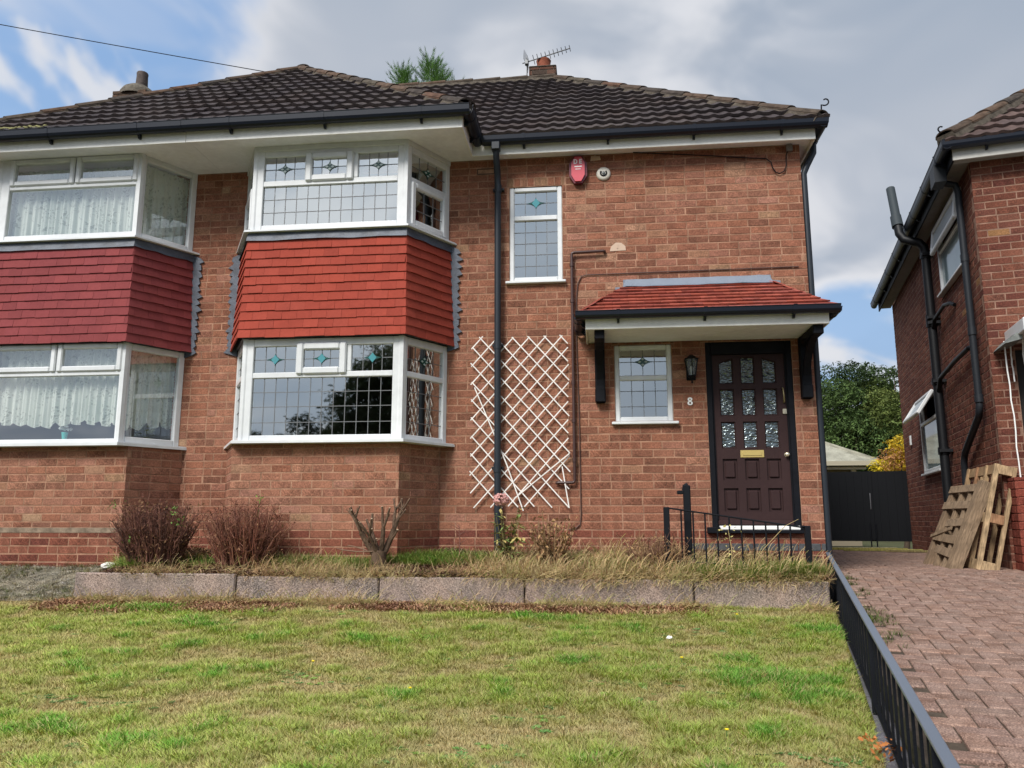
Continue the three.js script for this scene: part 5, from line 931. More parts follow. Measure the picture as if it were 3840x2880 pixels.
{ const t = thing('wall_cable', 'thin dark cable clipped to the brick wall from the ground up and over the porch', 'cable', null, [-0.2, -0.1, 0.012]), m = new MB(new THREE.Matrix4().makeTranslation(0.2, 0.1, -0.012)), z = 0.012; m.tube([V(-0.34, 0.005, z), V(-0.27, 0.012, z), V(-0.215, 0.06, z), V(-0.206, 0.16, z), V(-0.21, 1.17, z), V(-0.228, 2.09, z), V(-0.222, 2.55, z), V(-0.205, 2.72, z), V(-0.165, 2.80, z), V(-0.10, 2.816, z), V(0.9, 2.822, z), V(2.2, 2.83, z)], 0.006, 6); m.build('cable_run', std([.07, .035, .028], 0.5), t);
  const u = thing('eaves_cable', 'thin dark cable looping under the eaves at the right corner of the house', 'cable', null, [1.9, 4.1, 0.012]), k = new MB(new THREE.Matrix4().makeTranslation(-1.9, -4.1, -0.012)), pts = [[0.45, 4.252], [1.23, 4.175], [1.75, 4.115], [1.92, 4.10], [1.975, 4.05], [1.985, 3.99], [2.02, 3.93], [2.06, 3.915], [2.11, 3.94], [2.135, 4.0], [2.14, 4.12], [2.165, 4.19]].map((q) => V(q[0], q[1], 0.02)); k.tube(pts, 0.006, 6); k.build('cable_run', M.iron, u); const b = new MB(); b.cb(0.245, 0.31, 0.07, 0.145, 0.0, 0.04, 0.004); b.build('junction_box', std([.16, .15, .14], 0.5), u); }
{ // television aerial on the chimney
  const t = thing('television_aerial', 'grey television aerial on a mast beside the right-hand chimney stack', 'aerial', null, [-1.04, 6.7, -3.0]), mt = std([.16, .165, .17], 0.4, { metalness: 0.6 }), m = new MB(); m.tube([V(0, -0.1, 0), V(0, 0.76, 0)], 0.010, 8); m.build('mast', mt, t);
  const A = V(-0.07, 0.63, 0.03), B = V(0.70, 0.845, 0.03), d = B.clone().sub(A), bm2 = new MB(); bm2.tube([A, B], 0.010, 8); bm2.cb(-0.03, 0.03, 0.61, 0.69, -0.02, 0.05, 0.005); bm2.build('boom', mt, t); const e = new MB(), n = d.clone().normalize(), across = V(-n.y * 0.75, n.x * 0.75, 0.66).normalize();
  for (let i = 0; i < 10; i++) { const p = A.clone().addScaledVector(d, 0.24 + 0.75 * i / 9), l = lerp(0.075, 0.05, i / 9); e.tube([p.clone().addScaledVector(across, -l), p.clone().addScaledVector(across, l)], 0.0055, 5); } e.build('element', mt, t);
  const r = new MB(); for (const s of [-1, 1]) for (let i = 0; i < 5; i++) { const y = 0.03 + i * 0.035; const p = A.clone().addScaledVector(d, 0.10).add(V(-n.y * y * s * 0.75 - 0.006 * i, n.x * y * s * 0.75, 0)); r.tube([p.clone().add(V(-.01, -.01, -0.10)), p.clone().add(V(0.02, 0.03, 0.10))], 0.0035, 5); } r.build('reflector', mt, t); }
{ const t = thing('overhead_cable', 'thin overhead cable coming down across the sky to the left roof ridge', 'cable', null, [-4.93, 6.95, -2.2]), m = new MB(), a = V(0, 0, 0), b = V(-3.68, 0.46, 1.2).multiplyScalar(4.5), pts = []; for (let i = 0; i <= 40; i++) { const q = i / 40; pts.push(a.clone().lerp(b, q).add(V(0, -0.25 * Math.sin(q * Math.PI), 0))); } m.tube(pts, 0.0065, 5); m.build('cable_run', M.iron, t); }

// ---------------------------------------------------------------- planting
// a tuft of blades on the unit scale: n blades leaning out of one root
function tuftGeo(n, h, spread, w, bend, segs = 2) {
  const mb = new MB();
  for (let i = 0; i < n; i++) {
    const a = rr(0, 6.283), r = spread * Math.sqrt(rnd()), hh = h * rr(0.55, 1.1), lean = bend * rr(0.3, 1.2), ww = w * rr(0.7, 1.2), face = a + rr(-1, 1), sx = Math.cos(face + 1.57) * ww, sz = Math.sin(face + 1.57) * ww, bx = Math.cos(a) * r, bz = Math.sin(a) * r;
    const P = (t) => V(bx + Math.cos(a) * lean * hh * t * t, hh * t * (1 - 0.25 * lean * t), bz + Math.sin(a) * lean * hh * t * t), up = V(0, 1, 0), n0 = V(Math.cos(face) * 0.34, 0.94, Math.sin(face) * 0.34);
    let p = P(0), l = p.clone().add(V(-sx, 0, -sz)), rgt = p.clone().add(V(sx, 0, sz));
    for (let k = 1; k <= segs; k++) { const q = P(k / segs), f = 1 - k / segs, l2 = q.clone().add(V(-sx * f, 0, -sz * f)), r2 = q.clone().add(V(sx * f, 0, sz * f)); if (k < segs) { mb.tri(l, rgt, r2, n0, n0, n0); mb.tri(l, r2, l2, n0, n0, n0); } else mb.tri(l, rgt, q, n0, n0, n0); l = l2; rgt = r2; }
  }
  return mb.geo();
}
const leafMat = (rough = 0.7, tr = 0.25) => new THREE.MeshPhysicalMaterial({ color: 0xffffff, roughness: Math.max(rough, 0.8), specularIntensity: 0.2, side: THREE.DoubleSide, transmission: tr, thickness: 0 });
function scatter(name, geo, mat, items, parent) {
  const im = shade(new THREE.InstancedMesh(geo, mat, items.length)), m = new THREE.Matrix4(), q = new THREE.Quaternion(), e = new THREE.Euler();
  items.forEach((it, i) => { e.set(it.rx ?? 0, it.ry ?? 0, it.rz ?? 0, 'YXZ'); q.setFromEuler(e); const s = it.s; m.compose(it.p, q, s.isVector3 ? s : V(s, s, s)); im.setMatrixAt(i, m); im.setColorAt(i, rgb(it.c)); });
  im.name = parent === scene ? numbered(name) : name; parent.add(im); return im;
}
// the same placed as one solid mesh with vertex colours
function spread(name, geo, mat, items, parent) {
  const P = geo.attributes.position, N = geo.attributes.normal, n = P.count, pos = new Float32Array(n * items.length * 3), nor = new Float32Array(n * items.length * 3), col = new Float32Array(n * items.length * 3), m = new THREE.Matrix4(), q = new THREE.Quaternion(), e = new THREE.Euler(), v = V(0, 0, 0);
  items.forEach((it, i) => { e.set(it.rx ?? 0, it.ry ?? 0, it.rz ?? 0, 'YXZ'); q.setFromEuler(e); m.compose(it.p, q, it.s.isVector3 ? it.s : V(it.s, it.s, it.s)); for (let k = 0; k < n; k++) { const o = (i * n + k) * 3; v.fromBufferAttribute(P, k).applyMatrix4(m).toArray(pos, o); v.fromBufferAttribute(N, k).applyQuaternion(q).toArray(nor, o); col[o] = it.c[0]; col[o + 1] = it.c[1]; col[o + 2] = it.c[2]; } });
  const g = new THREE.BufferGeometry(); g.setAttribute('position', new THREE.BufferAttribute(pos, 3)); g.setAttribute('normal', new THREE.BufferAttribute(nor, 3)); g.setAttribute('color', new THREE.BufferAttribute(col, 3));
  const mm = mat.clone(); mm.vertexColors = true; return put(name, g, mm, parent);
}
const mixc = (a, b, t) => [0, 1, 2].map((k) => lerp(a[k], b[k], t));
const vary = (c, v) => { const t = rr(1 - v, 1 + v); return [c[0] * t * rr(0.95, 1.05), c[1] * t, c[2] * t * rr(0.9, 1.1)]; };
// lawn: patchy, green where it is thick, straw where it has dried
{
  reseed(1001);
  const GREEN = [.22, .46, .07], LIGHT = [.43, .57, .11], OLIVE = [.46, .51, .135], STRAW = [.66, .55, .26], BROWN = [.44, .28, .13];
  const patchAt = (x, z) => {
    const a = noise.noise(x * 0.75 + 3, z * 1.1, 4.1), b = noise.noise(x * 2.2, z * 2.9 + 9, 6.2), c = noise.noise(x * 6, z * 7, 3.3);
    let g = 0.48 + a * 0.5 + b * 0.6 + c * 0.5;
    for (const [px, pz, rx, rz, k] of [[-4.3, 1.55, 0.6, 0.2, 0.55], [-3.55, 2.15, 0.45, 0.16, 0.5], [-2.9, 4.4, 0.6, 0.35, 0.3], [0.75, 2.9, 0.4, 0.25, 0.35], [1.0, 3.3, 0.3, 0.2, 0.3], [-0.6, 1.7, 0.4, 0.15, 0.45], [-1.7, 2.5, 0.5, 0.2, 0.3]]) g += k * Math.exp(-Math.pow((x - px) / rx, 2) - Math.pow((z - pz) / rz, 2));
    const dry = sstep(0.55, 0.05, z - 1.2) * sstep(-0.2, 0.2, noise.noise(x * 1.3, z * 2, 8.8) + 0.14) * sstep(1.2, -0.2, x);
    return [g - dry * 0.9, dry];
  };
  const shapes = [tuftGeo(9, 0.046, 0.030, 0.0030, 0.9), tuftGeo(8, 0.036, 0.032, 0.0034, 1.3), tuftGeo(10, 0.056, 0.024, 0.0028, 0.8), tuftGeo(7, 0.032, 0.034, 0.0036, 1.6)], bags = shapes.map(() => []);
  let made = 0, tries = 0;
  while (made < 185000 && tries < 900000) {
    tries++;
    const z = lerp(0.92, 5.25, Math.pow(rnd(), 0.72)), x = rr(-6.6, railX(z) - 0.07);
    if (z < 1.22 && x > -4.97) continue;
    const y = lawnY(x, z); if (!frameTest(V(x, y, z), 1.06)) continue;
    const [g, dry] = patchAt(x, z), far = sstep(3.2, 1.4, z);
    if (dry > 0.6 && rnd() < 0.45) continue;
    let c = g > 0.5 ? mixc(OLIVE, g > 0.85 ? GREEN : LIGHT, clamp((g - 0.5) * 2.6)) : mixc(OLIVE, STRAW, clamp((0.5 - g) * 2.2));
    if (rnd() < 0.17) c = STRAW; if (rnd() < 0.06) c = BROWN; if (dry > 0.4 && rnd() < 0.55) c = rnd() < 0.5 ? BROWN : STRAW;
    bags[Math.floor(rnd() * 4)].push({ p: V(x, y - 0.004, z), ry: rr(0, 6.28), rx: rr(-.12, .12), s: (0.55 + 0.5 * clamp(g, 0.1, 1.3)) * rr(0.75, 1.25) * (1 + far * 0.1), c: vary(c, 0.32) }); made++;
  }
  bags.forEach((b, i) => tag(scatter('grass', shapes[i], leafMat(0.9, 0), b, scene), 'patchy short green and straw-coloured grass covering the sloping lawn', 'grass', null, 'stuff'));
  // broad-leaved weeds flat in the turf
  const leaf = (() => { const m = new MB(); for (let i = 0; i < 7; i++) { const a = i / 7 * 6.28 + rr(-.3, .3), l = rr(.7, 1.1), c = Math.cos(a), s = Math.sin(a), w = 0.2; m.quad(V(0, 0.03, 0), V(c * l * .55 + s * w, .22, s * l * .55 - c * w), V(c * l, .12, s * l), V(c * l * .55 - s * w, .22, s * l * .55 + c * w)); } return m.geo(); })();
  const it = []; for (let i = 0; i < 3200; i++) { const z = rr(1.35, 5), x = rr(-5, railX(z) - 0.12), y = lawnY(x, z); const k = noise.noise(x * 1.7, z * 2.1, 12.2); if (k < -0.05 + rnd() * 0.45 || !frameTest(V(x, y, z))) continue; it.push({ p: V(x, y + 0.01, z), ry: rr(0, 6), rx: rr(-.25, .25), s: rr(0.018, 0.045), c: vary(pick([[.14, .30, .08], [.10, .24, .07], [.20, .36, .07]]), 0.3) }); }
  tag(scatter('clover', leaf, leafMat(0.6, 0.2), it, scene), 'small flat broad-leaved weeds growing among the lawn grass', 'weeds', null, 'stuff');
}
{ // dandelions and small litter on the lawn
  const fl = (x, z, label) => { const y = lawnY(x, z), t = thing('dandelion', label, 'flower', null, [x, y, z]), m = new MB(); m.tube([V(0, 0, 0), V(0.004, 0.05, 0.003)], 0.0025, 5); m.build('stem', std([.10, .18, .05], 0.7), t); const h = new MB(); h.lathe([[0, 0.0], [0.009, 0.004], [0.012, 0.008], [0.005, 0.011], [0, 0.010]], 0.004, 0.048, 0.003, 10); h.build('flower_head', std([.72, .56, .03], 0.7), t); };
  fl(1.091, 1.72, 'yellow dandelion near the right end of the concrete edging'); fl(0.508, 3.07, 'yellow dandelion in mid lawn right of the white scrap'); fl(-1.92, 3.26, 'yellow dandelion left of the middle of the lawn'); fl(-1.128, 3.81, 'yellow dandelion low in the middle of the lawn'); fl(0.593, 4.36, 'yellow dandelion lowest on the right side of the lawn');
  const t = thing('litter', 'small white scrap of litter lying on the lawn', 'litter', null, [0.483, lawnY(.483, 2.46) + 0.045, 2.46]), m = new MB(); m.prism([[-0.022, -0.009], [0.0, -0.014], [0.023, -0.006], [0.018, 0.010], [-0.008, 0.014]], 0, 0.006); m.M = null; t.rotation.x = -0.9; m.build('scrap', M.white, t);
  const s = thing('stone', 'pale whitish stone at the left end of the flower bed below the brick wall', 'stone', null, [-5.05, -0.36, 0.75]), g = new THREE.IcosahedronGeometry(0.06, 2), P = g.attributes.position; for (let i = 0; i < P.count; i++) { const k = 1 + 0.25 * noise.noise(P.getX(i) * 30, P.getY(i) * 30, P.getZ(i) * 30); P.setXYZ(i, P.getX(i) * k * 1.2, P.getY(i) * k * 0.6, P.getZ(i) * k); } g.computeVertexNormals(); put('rock', g, std([.66, .64, .60], 0.8), s);
  const l = thing('dry_leaves', 'small heap of orange dead leaves at the foot of the driveway railing', 'leaves', null, [1.27, lawnY(1.27, 4.5) + 0.02, 4.5]), k = new MB(); reseed(66); for (let i = 0; i < 60; i++) { const a = rr(0, 6.28), r = 0.11 * Math.sqrt(rnd()), x = Math.cos(a) * r * 0.8, z = Math.sin(a) * r * 1.5, y = rr(0.0, .05), w = rr(.008, .02), q = rr(0, 6.28), h = rr(-.015, .02); k.quad(V(x, y, z), V(x + Math.cos(q) * w, y + h, z + Math.sin(q) * w), V(x + Math.cos(q + .8) * w * 1.6, y + h * .5, z + Math.sin(q + .8) * w * 1.6), V(x + Math.cos(q + 1.6) * w, y - h * .4, z + Math.sin(q + 1.6) * w)); } k.build('leaf_litter', std([.42, .16, .05], 0.8, { side: THREE.DoubleSide }), l);
}
// dried weeds, straw and green clumps over the bed and along its edging
{
  reseed(1101);
  const straw = (() => { const m = new MB(); for (let i = 0; i < 11; i++) { let p = V(rr(-.05, .05), rr(0, .02), rr(-.05, .05)), d = V(rr(-1, 1), rr(.05, 1.1), rr(-1, 1)).normalize(); const w = rr(.0012, .0024), n = 4, l = rr(.018, .042); for (let k = 0; k < n; k++) { const q = p.clone().addScaledVector(d, l), s = V(0, 0, 0).crossVectors(d, V(.3, .5, .8)).normalize().multiplyScalar(w * (1 - k / n * .7)); m.quad(p.clone().sub(s), p.clone().add(s), q.clone().add(s), q.clone().sub(s)); p = q; d.add(V(rr(-.5, .5), rr(-.75, .15), rr(-.5, .5))).normalize(); } } return m.geo(); })(), weed = tuftGeo(12, 0.10, 0.06, 0.004, 1.1, 3), mulch = (() => { const m = new MB(); for (let i = 0; i < 14; i++) { const a = rr(0, 6.28), x = rr(-.06, .06), z = rr(-.06, .06), l = rr(.005, .022), y = rr(.001, .02), w = rr(.0015, .005), c = Math.cos(a), s = Math.sin(a), t1 = rr(-.5, .8), t2 = rr(-.6, .6); const p = V(x, y, z), d = V(c * l, l * t1, s * l), e = V(-s * w, w * t2, c * w); m.quad(p.clone().sub(d).sub(e), p.clone().add(d).sub(e), p.clone().addScaledVector(d, 1.2).add(e), p.clone().addScaledVector(d, -.8).add(e)); } return m.geo(); })();
  const A = [], B = [], C = [];
  for (let i = 0; i < 15000; i++) { const x = rr(-4.95, 2.0), z = rr(0.03, 1.13); C.push({ p: V(x, bedY(x, z), z), ry: rr(0, 6.28), s: rr(.7, 1.5), c: vary(pick([[.13, .075, .05], [.20, .12, .075], [.27, .18, .10], [.10, .06, .045], [.17, .085, .065]]), 0.3) }); }
  for (let i = 0; i < 9000; i++) { const x = rr(-4.95, 2.05), z = rr(0.35, 1.17), k = noise.noise(x * 1.4, z * 1.8, 3.7) + (x > -1.1 && x < 1.0 ? 0.35 : 0) + (z > 0.85 ? 0.25 : 0); if (k < rr(-0.2, 0.5)) continue; A.push({ p: V(x, bedY(x, z) - 0.005, z), ry: rr(0, 6.28), rx: rr(-.3, .5), s: rr(.6, 1.3) * (x > -1.2 && x < 1.9 ? 1.25 : 0.95), c: vary(pick([[.44, .32, .17], [.50, .38, .20], [.34, .20, .11], [.40, .26, .14], [.30, .28, .10]]), 0.25) }); }
  for (const [cx, cz, rx, rz, n] of [[1.3, 1.03, 0.6, 0.11, 900], [1.75, 1.05, 0.2, 0.09, 260], [1.1, 0.85, 0.3, 0.2, 160], [-1.75, 0.55, 0.55, 0.2, 520], [-1.05, 0.5, 0.3, 0.2, 160], [-4.75, 0.72, 0.22, 0.22, 200], [-3.0, 0.75, 0.8, 0.12, 260], [-2.4, 0.85, 0.2, 0.15, 90], [-0.35, 0.7, 0.4, 0.2, 170], [0.35, 0.9, 0.5, 0.15, 160], [-4.0, 0.75, 0.3, 0.15, 60], [1.7, 1.03, 0.22, 0.1, 160]]) for (let i = 0; i < n; i++) { const a = rr(0, 6.28), r = Math.sqrt(rnd()), x = cx + Math.cos(a) * r * rx, z = clamp(cz + Math.sin(a) * r * rz, 0.05, 1.13); B.push({ p: V(x, bedY(x, z) - 0.004, z), ry: rr(0, 6.28), rx: rr(-.2, .3), s: rr(.7, 1.75), c: vary(pick([[.20, .34, .06], [.32, .43, .09], [.15, .25, .055], [.42, .42, .14]]), 0.25) }); }
  const Q = []; for (let i = 0; i < 1600; i++) { const x = rr(-7.2, -4.9), z = rr(0.5, 1.25), y = -0.365 - 0.30 * clamp((z - 0.5) / 0.7); if (noise.noise(x * 2, z * 3, 5.1) < rr(-.5, .4)) continue; Q.push({ p: V(x, y + 0.01, z), ry: rr(0, 6.28), rx: rr(-.3, .3), s: rr(.2, .6), c: vary(pick([[.20, .22, .07], [.30, .26, .12], [.15, .17, .06], [.36, .30, .17]]), .3) }); }
  const Gr = []; for (let i = 0; i < 2600; i++) { const x = rr(-7.2, -4.95), z = rr(0.5, 1.28), y = -0.365 - 0.30 * clamp((z - 0.5) / 0.7) + 0.02 * noise.noise(x * 3, z * 3, 4.4); Gr.push({ p: V(x, y + 0.004, z), ry: rr(0, 6.28), s: rr(.25, .6), c: vary(pick([[.44, .41, .34], [.34, .31, .25], [.40, .36, .27], [.22, .20, .16]]), .3) }); }
  tag(scatter('gravel', mulch, leafMat(0.9, 0), Gr, scene), 'grey grit strewn over the strip of path below the left bay wall', 'gravel', null, 'stuff');
  tag(scatter('weeds', weed, leafMat(0.8, 0.2), Q, scene), 'low weeds and moss on the strip of path below the left bay wall', 'weeds', null, 'stuff');
  tag(scatter('mulch', mulch, leafMat(0.9, 0.05), C, scene), 'reddish brown bark and dead leaves covering the flower bed', 'mulch', null, 'stuff');
  tag(scatter('straw', straw, leafMat(0.85, 0.15), A, scene), 'dry straw-coloured stalks lying over the flower bed and its edging', 'dry grass', null, 'stuff');
  tag(scatter('weeds', weed, leafMat(0.7, 0.25), B, scene), 'green weeds sprouting in clumps in the flower bed', 'weeds', null, 'stuff');
  const O = []; for (let i = 0; i < 4200; i++) { const x = rr(-4.9, 1.95), z = rr(1.05, 1.20), k = noise.noise(x * 1.2, 3, 8.4) * 0.9 + (x > -1.0 ? 0.35 : -0.15); if (k < rr(-.35, .55)) continue; O.push({ p: V(x, -0.425 + rr(-.01, .015), z), ry: rr(-3, 3), rx: rr(.0, .9), s: rr(.5, x > -1 ? 1.15 : .85), c: vary(pick([[.42, .33, .17], [.50, .40, .21], [.34, .22, .11], [.30, .27, .10]]), .28) }); }
  tag(scatter('straw', straw, leafMat(0.85, 0.1), O, scene), 'dry straw hanging over the top of the concrete edging', 'dry grass', null, 'stuff');
  const D = [], E = [];
  for (let i = 0; i < 3600; i++) { const x = rr(-5.2, 1.95), z = rr(1.205, 1.30), k = noise.noise(x * 2.1, 4, 6.6); if (k < rr(-.4, .5)) continue; D.push({ p: V(x, lawnY(x, z), z), ry: rr(0, 6.28), rx: rr(-.2, .3), s: rr(.45, 1.25), c: vary(pick([[.52, .40, .21], [.44, .31, .16], [.32, .32, .10]]), 0.25) }); }
  tag(scatter('dry_grass', straw, leafMat(0.85, 0.15), D, scene), 'dry grass standing along the foot of the concrete edging', 'dry grass', null, 'stuff');
  for (let i = 0; i < 5200; i++) { const x = rr(-5.2, 0.9), z = 1.21 + Math.pow(rnd(), 1.4) * (x < -2.9 ? 0.5 : 0.34), k = noise.noise(x * 1.1, 2, 9.6) + (x < -2.9 ? 0.4 : 0.05); if (k < rr(-.2, .4)) continue; E.push({ p: V(x, lawnY(x, z) + 0.004, z), ry: rr(0, 6.28), s: rr(.7, 1.4), c: vary(pick([[.24, .12, .075], [.33, .19, .105], [.40, .27, .15], [.19, .095, .06]]), 0.25) }); }
  tag(scatter('leaf_litter', mulch, leafMat(0.9, 0.05), E, scene), 'brown dead leaves along the foot of the concrete edging', 'leaf litter', null, 'stuff');
  const G = []; for (let i = 0; i < 420; i++) { const z = pick([rr(1.2, 1.6), rr(2.2, 2.8), rr(2.5, 3.7), rr(.1, 1)]), x = railX(z) + 0.10 + 0.06 * Math.pow(rnd(), 2) * 3; if (noise.noise(z * 2.3, 1, 2.6) < rr(-.3, .5)) continue; G.push({ p: V(x, driveY(z) - 0.005, z), ry: rr(0, 6.28), s: rr(.3, .75), c: vary([.14, .18, .045], 0.3) }); }
  tag(scatter('moss', weed, leafMat(0.85, 0.15), G, scene), 'moss and grass growing along the drive edge beside the railing', 'moss', null, 'stuff');
}
// shrubs of the bed
const twigMat = (c) => std(c, 0.85, bm(T_grain, 0.1, 0.002));
function stemShrub(label, at, n, h, w, cols, leafy, s) {
  reseed(s); const t = thing('shrub', label, 'shrub', null, at), bags = cols.map(() => new MB());
  for (let i = 0; i < n; i++) {
    const a = rr(0, 6.283), r = Math.sqrt(rnd()), bx = Math.cos(a) * r * w * 0.28, bz = Math.sin(a) * r * w * 0.16, H = h * rr(0.55, 1.05) * (1 - 0.28 * r * r), tx = Math.cos(a) * r * w * 0.46 * rr(0.75, 1.15), tz = Math.sin(a) * r * w * 0.36, pts = [];
    for (let k = 0; k <= 4; k++) { const q = k / 4; pts.push(V(lerp(bx, tx, Math.pow(q, 1.3)) + rr(-.018, .018), H * q, lerp(bz, tz, Math.pow(q, 1.3)) + rr(-.018, .018))); }
    const mb = bags[Math.floor(rnd() * bags.length)]; mb.tube(pts, [0.0062, 0.0056, 0.005, 0.0042, 0.0024], 4, false);
    for (let k = 0; k < 6; k++) { const q = 1 + Math.floor(rnd() * 3.9), p = pts[q], d = V(rr(-1, 1), rr(.1, 1.1), rr(-1, 1)).normalize().multiplyScalar(rr(.03, .11)), e = p.clone().add(d); mb.tube([p, e], [0.0032, 0.0018], 3, false); if (k < 2) mb.tube([e, e.clone().add(V(rr(-.04, .04), rr(.01, .05), rr(-.04, .04)))], [0.0018, 0.001], 3, false); }
  }
  bags.forEach((b, i) => b.build('stems', twigMat(cols[i]), t));
  const lv = new MB(); for (let i = 0; i < leafy; i++) { const a = rr(0, 6.28), r = Math.sqrt(rnd()) * w * 0.48, y = h * rr(0.08, 0.98), x = Math.cos(a) * r, z = Math.sin(a) * r * 0.7, l = rr(.010, .022), d = V(rr(-1, 1), rr(-.3, 1), rr(-1, 1)).normalize().multiplyScalar(l), e = V(rr(-1, 1), rr(-.5, .5), rr(-1, 1)).normalize().multiplyScalar(l * .5), p = V(x, y, z); lv.quad(p, p.clone().add(d).add(e), p.clone().addScaledVector(d, 2), p.clone().add(d).sub(e)); }
  return [t, lv];
}
{ const [t, l] = stemShrub('clipped reddish-brown twiggy shrub, leftmost in the flower bed under the left bay', [-4.52, -0.31, 0.80], 380, 0.60, 0.98, [[.15, .066, .05], [.24, .115, .085], [.085, .042, .034]], 1000, 1201); l.build('leaves', std([.17, .095, .05], 0.8, { side: THREE.DoubleSide }), t);
  const g = new MB(); reseed(1202); for (const [cx, cy] of [[-0.12, 0.22], [0.30, 0.5], [0.36, 0.4], [-0.3, 0.55]]) for (let i = 0; i < 22; i++) { const p = V(cx + rr(-.06, .06), cy + rr(-.05, .05), 0.24 + rr(-.05, .08)), d = V(rr(-1, 1), rr(-.2, 1), rr(-1, 1)).normalize().multiplyScalar(.016), e = V(rr(-1, 1), 0, rr(-1, 1)).normalize().multiplyScalar(.008); g.quad(p, p.clone().add(d).add(e), p.clone().addScaledVector(d, 2), p.clone().add(d).sub(e)); } g.build('green_leaves', std([.12, .22, .05], 0.7, { side: THREE.DoubleSide }), t); }
{ const [t, l] = stemShrub('clipped red-stemmed twiggy shrub, second from the left below the gap between the bays', [-3.58, -0.33, 0.83], 360, 0.60, 1.0, [[.24, .095, .066], [.15, .064, .048], [.31, .15, .10]], 420, 1203); l.build('leaves', std([.20, .105, .055], 0.8, { side: THREE.DoubleSide }), t);
  reseed(1204); const m = new MB(); m.tube([V(0.14, 0.2, 0), V(0.15, 0.5, 0.02), V(0.16, 0.66, 0)], 0.004, 4); for (let i = 0; i < 14; i++) { const p = V(0.16 + rr(-.04, .04), 0.66 + rr(-.05, .03), rr(-.03, .03)), d = V(rr(-1, 1), rr(0, 1), rr(-1, 1)).normalize().multiplyScalar(.018), e = V(rr(-1, 1), 0, rr(-1, 1)).normalize().multiplyScalar(.008); m.quad(p, p.clone().add(d).add(e), p.clone().addScaledVector(d, 2), p.clone().add(d).sub(e)); } m.build('green_shoot', std([.16, .25, .05], 0.7, { side: THREE.DoubleSide }), t); }
{ // hard-pruned stump
  reseed(1205); const t = thing('pruned_shrub', 'hard-pruned bare shrub with thick cut branches spreading from one stump', 'shrub', null, [-2.17, -0.32, 0.85]), m = new MB(), tw = new MB(), cut = new MB();
  m.tube([V(0, -0.05, 0), V(0.0, 0.05, 0), V(0.01, 0.13, 0)], [0.085, 0.075, 0.07], 9);
  const grow = (p, d, len, r, level) => {
    const n = 4, pts = [p], R = [r]; let dir = d.clone();
    for (let k = 1; k <= n; k++) { dir.add(V(rr(-.13, .13), rr(-.05, .12), rr(-.13, .13))).normalize(); pts.push(pts[k - 1].clone().addScaledVector(dir, len / n)); R.push(r * (1 - 0.22 * k / n)); }
    m.tube(pts, R, 7, true); const e = pts[n], r1 = R[n];
    if (level === 0) { cut.tube([e, e.clone().addScaledVector(dir, 0.003)], r1 * 0.9, 7); for (let k = 0; k < 2; k++) if (rnd() < .6) { const q = V(rr(-1, 1), rr(.5, 1.2), rr(-.5, .5)).normalize().multiplyScalar(rr(.04, .10)), o = pts[1 + Math.floor(rnd() * 3)]; tw.tube([o, o.clone().addScaledVector(q, .5).add(V(rr(-.008, .008), 0, 0)), o.clone().add(q)], [0.005, 0.004, 0.002], 4); } return; }
    const f = level > 1 ? 2 : rnd() < .7 ? 2 : 3; for (let k = 0; k < f; k++) { const s2 = (k - (f - 1) / 2) * rr(.7, 1.0); grow(e, dir.clone().add(V(s2 * .8, rr(.05, .3), rr(-.45, .45))).normalize(), len * rr(.55, .85), r1 * rr(.6, .8), level - 1); }
    if (rnd() < .5) grow(pts[2], dir.clone().add(V(rr(-.9, .9), rr(0, .4), rr(-.6, .6))).normalize(), len * rr(.4, .7), r1 * .5, 0);
  };
  grow(V(-0.03, 0.08, 0.01), V(-0.75, 1, 0.08).normalize(), 0.27, 0.034, 2); grow(V(-0.01, 0.1, -0.02), V(-0.28, 1, -0.25).normalize(), 0.25, 0.026, 1); grow(V(0.02, 0.1, 0.02), V(0.22, 1, 0.3).normalize(), 0.25, 0.026, 1); grow(V(0.03, 0.08, 0), V(0.72, 1, -0.05).normalize(), 0.28, 0.034, 2); grow(V(0.0, 0.09, 0.03), V(-0.35, 1, 0.45).normalize(), 0.22, 0.022, 1);
  m.build('branches', std([.22, .145, .10], 0.95, { ...cm(T_wood, 0.25), ...bm(T_wood, 0.15, 0.01) }), t); cut.build('cut_ends', std([.42, .32, .22], 0.9), t);
  tw.tube([V(-0.05, 0.12, 0.05), V(-0.2, 0.12, 0.08), V(-0.34, 0.135, 0.08), V(-0.4, 0.15, 0.08)], [0.007, 0.006, 0.005, 0.003], 4); tw.tube([V(-0.1, 0.13, 0.06), V(-0.24, 0.17, 0.06), V(-0.3, 0.18, 0.06)], [0.006, 0.005, 0.003], 4); tw.build('twigs', std([.20, .13, .09], 0.9), t); }
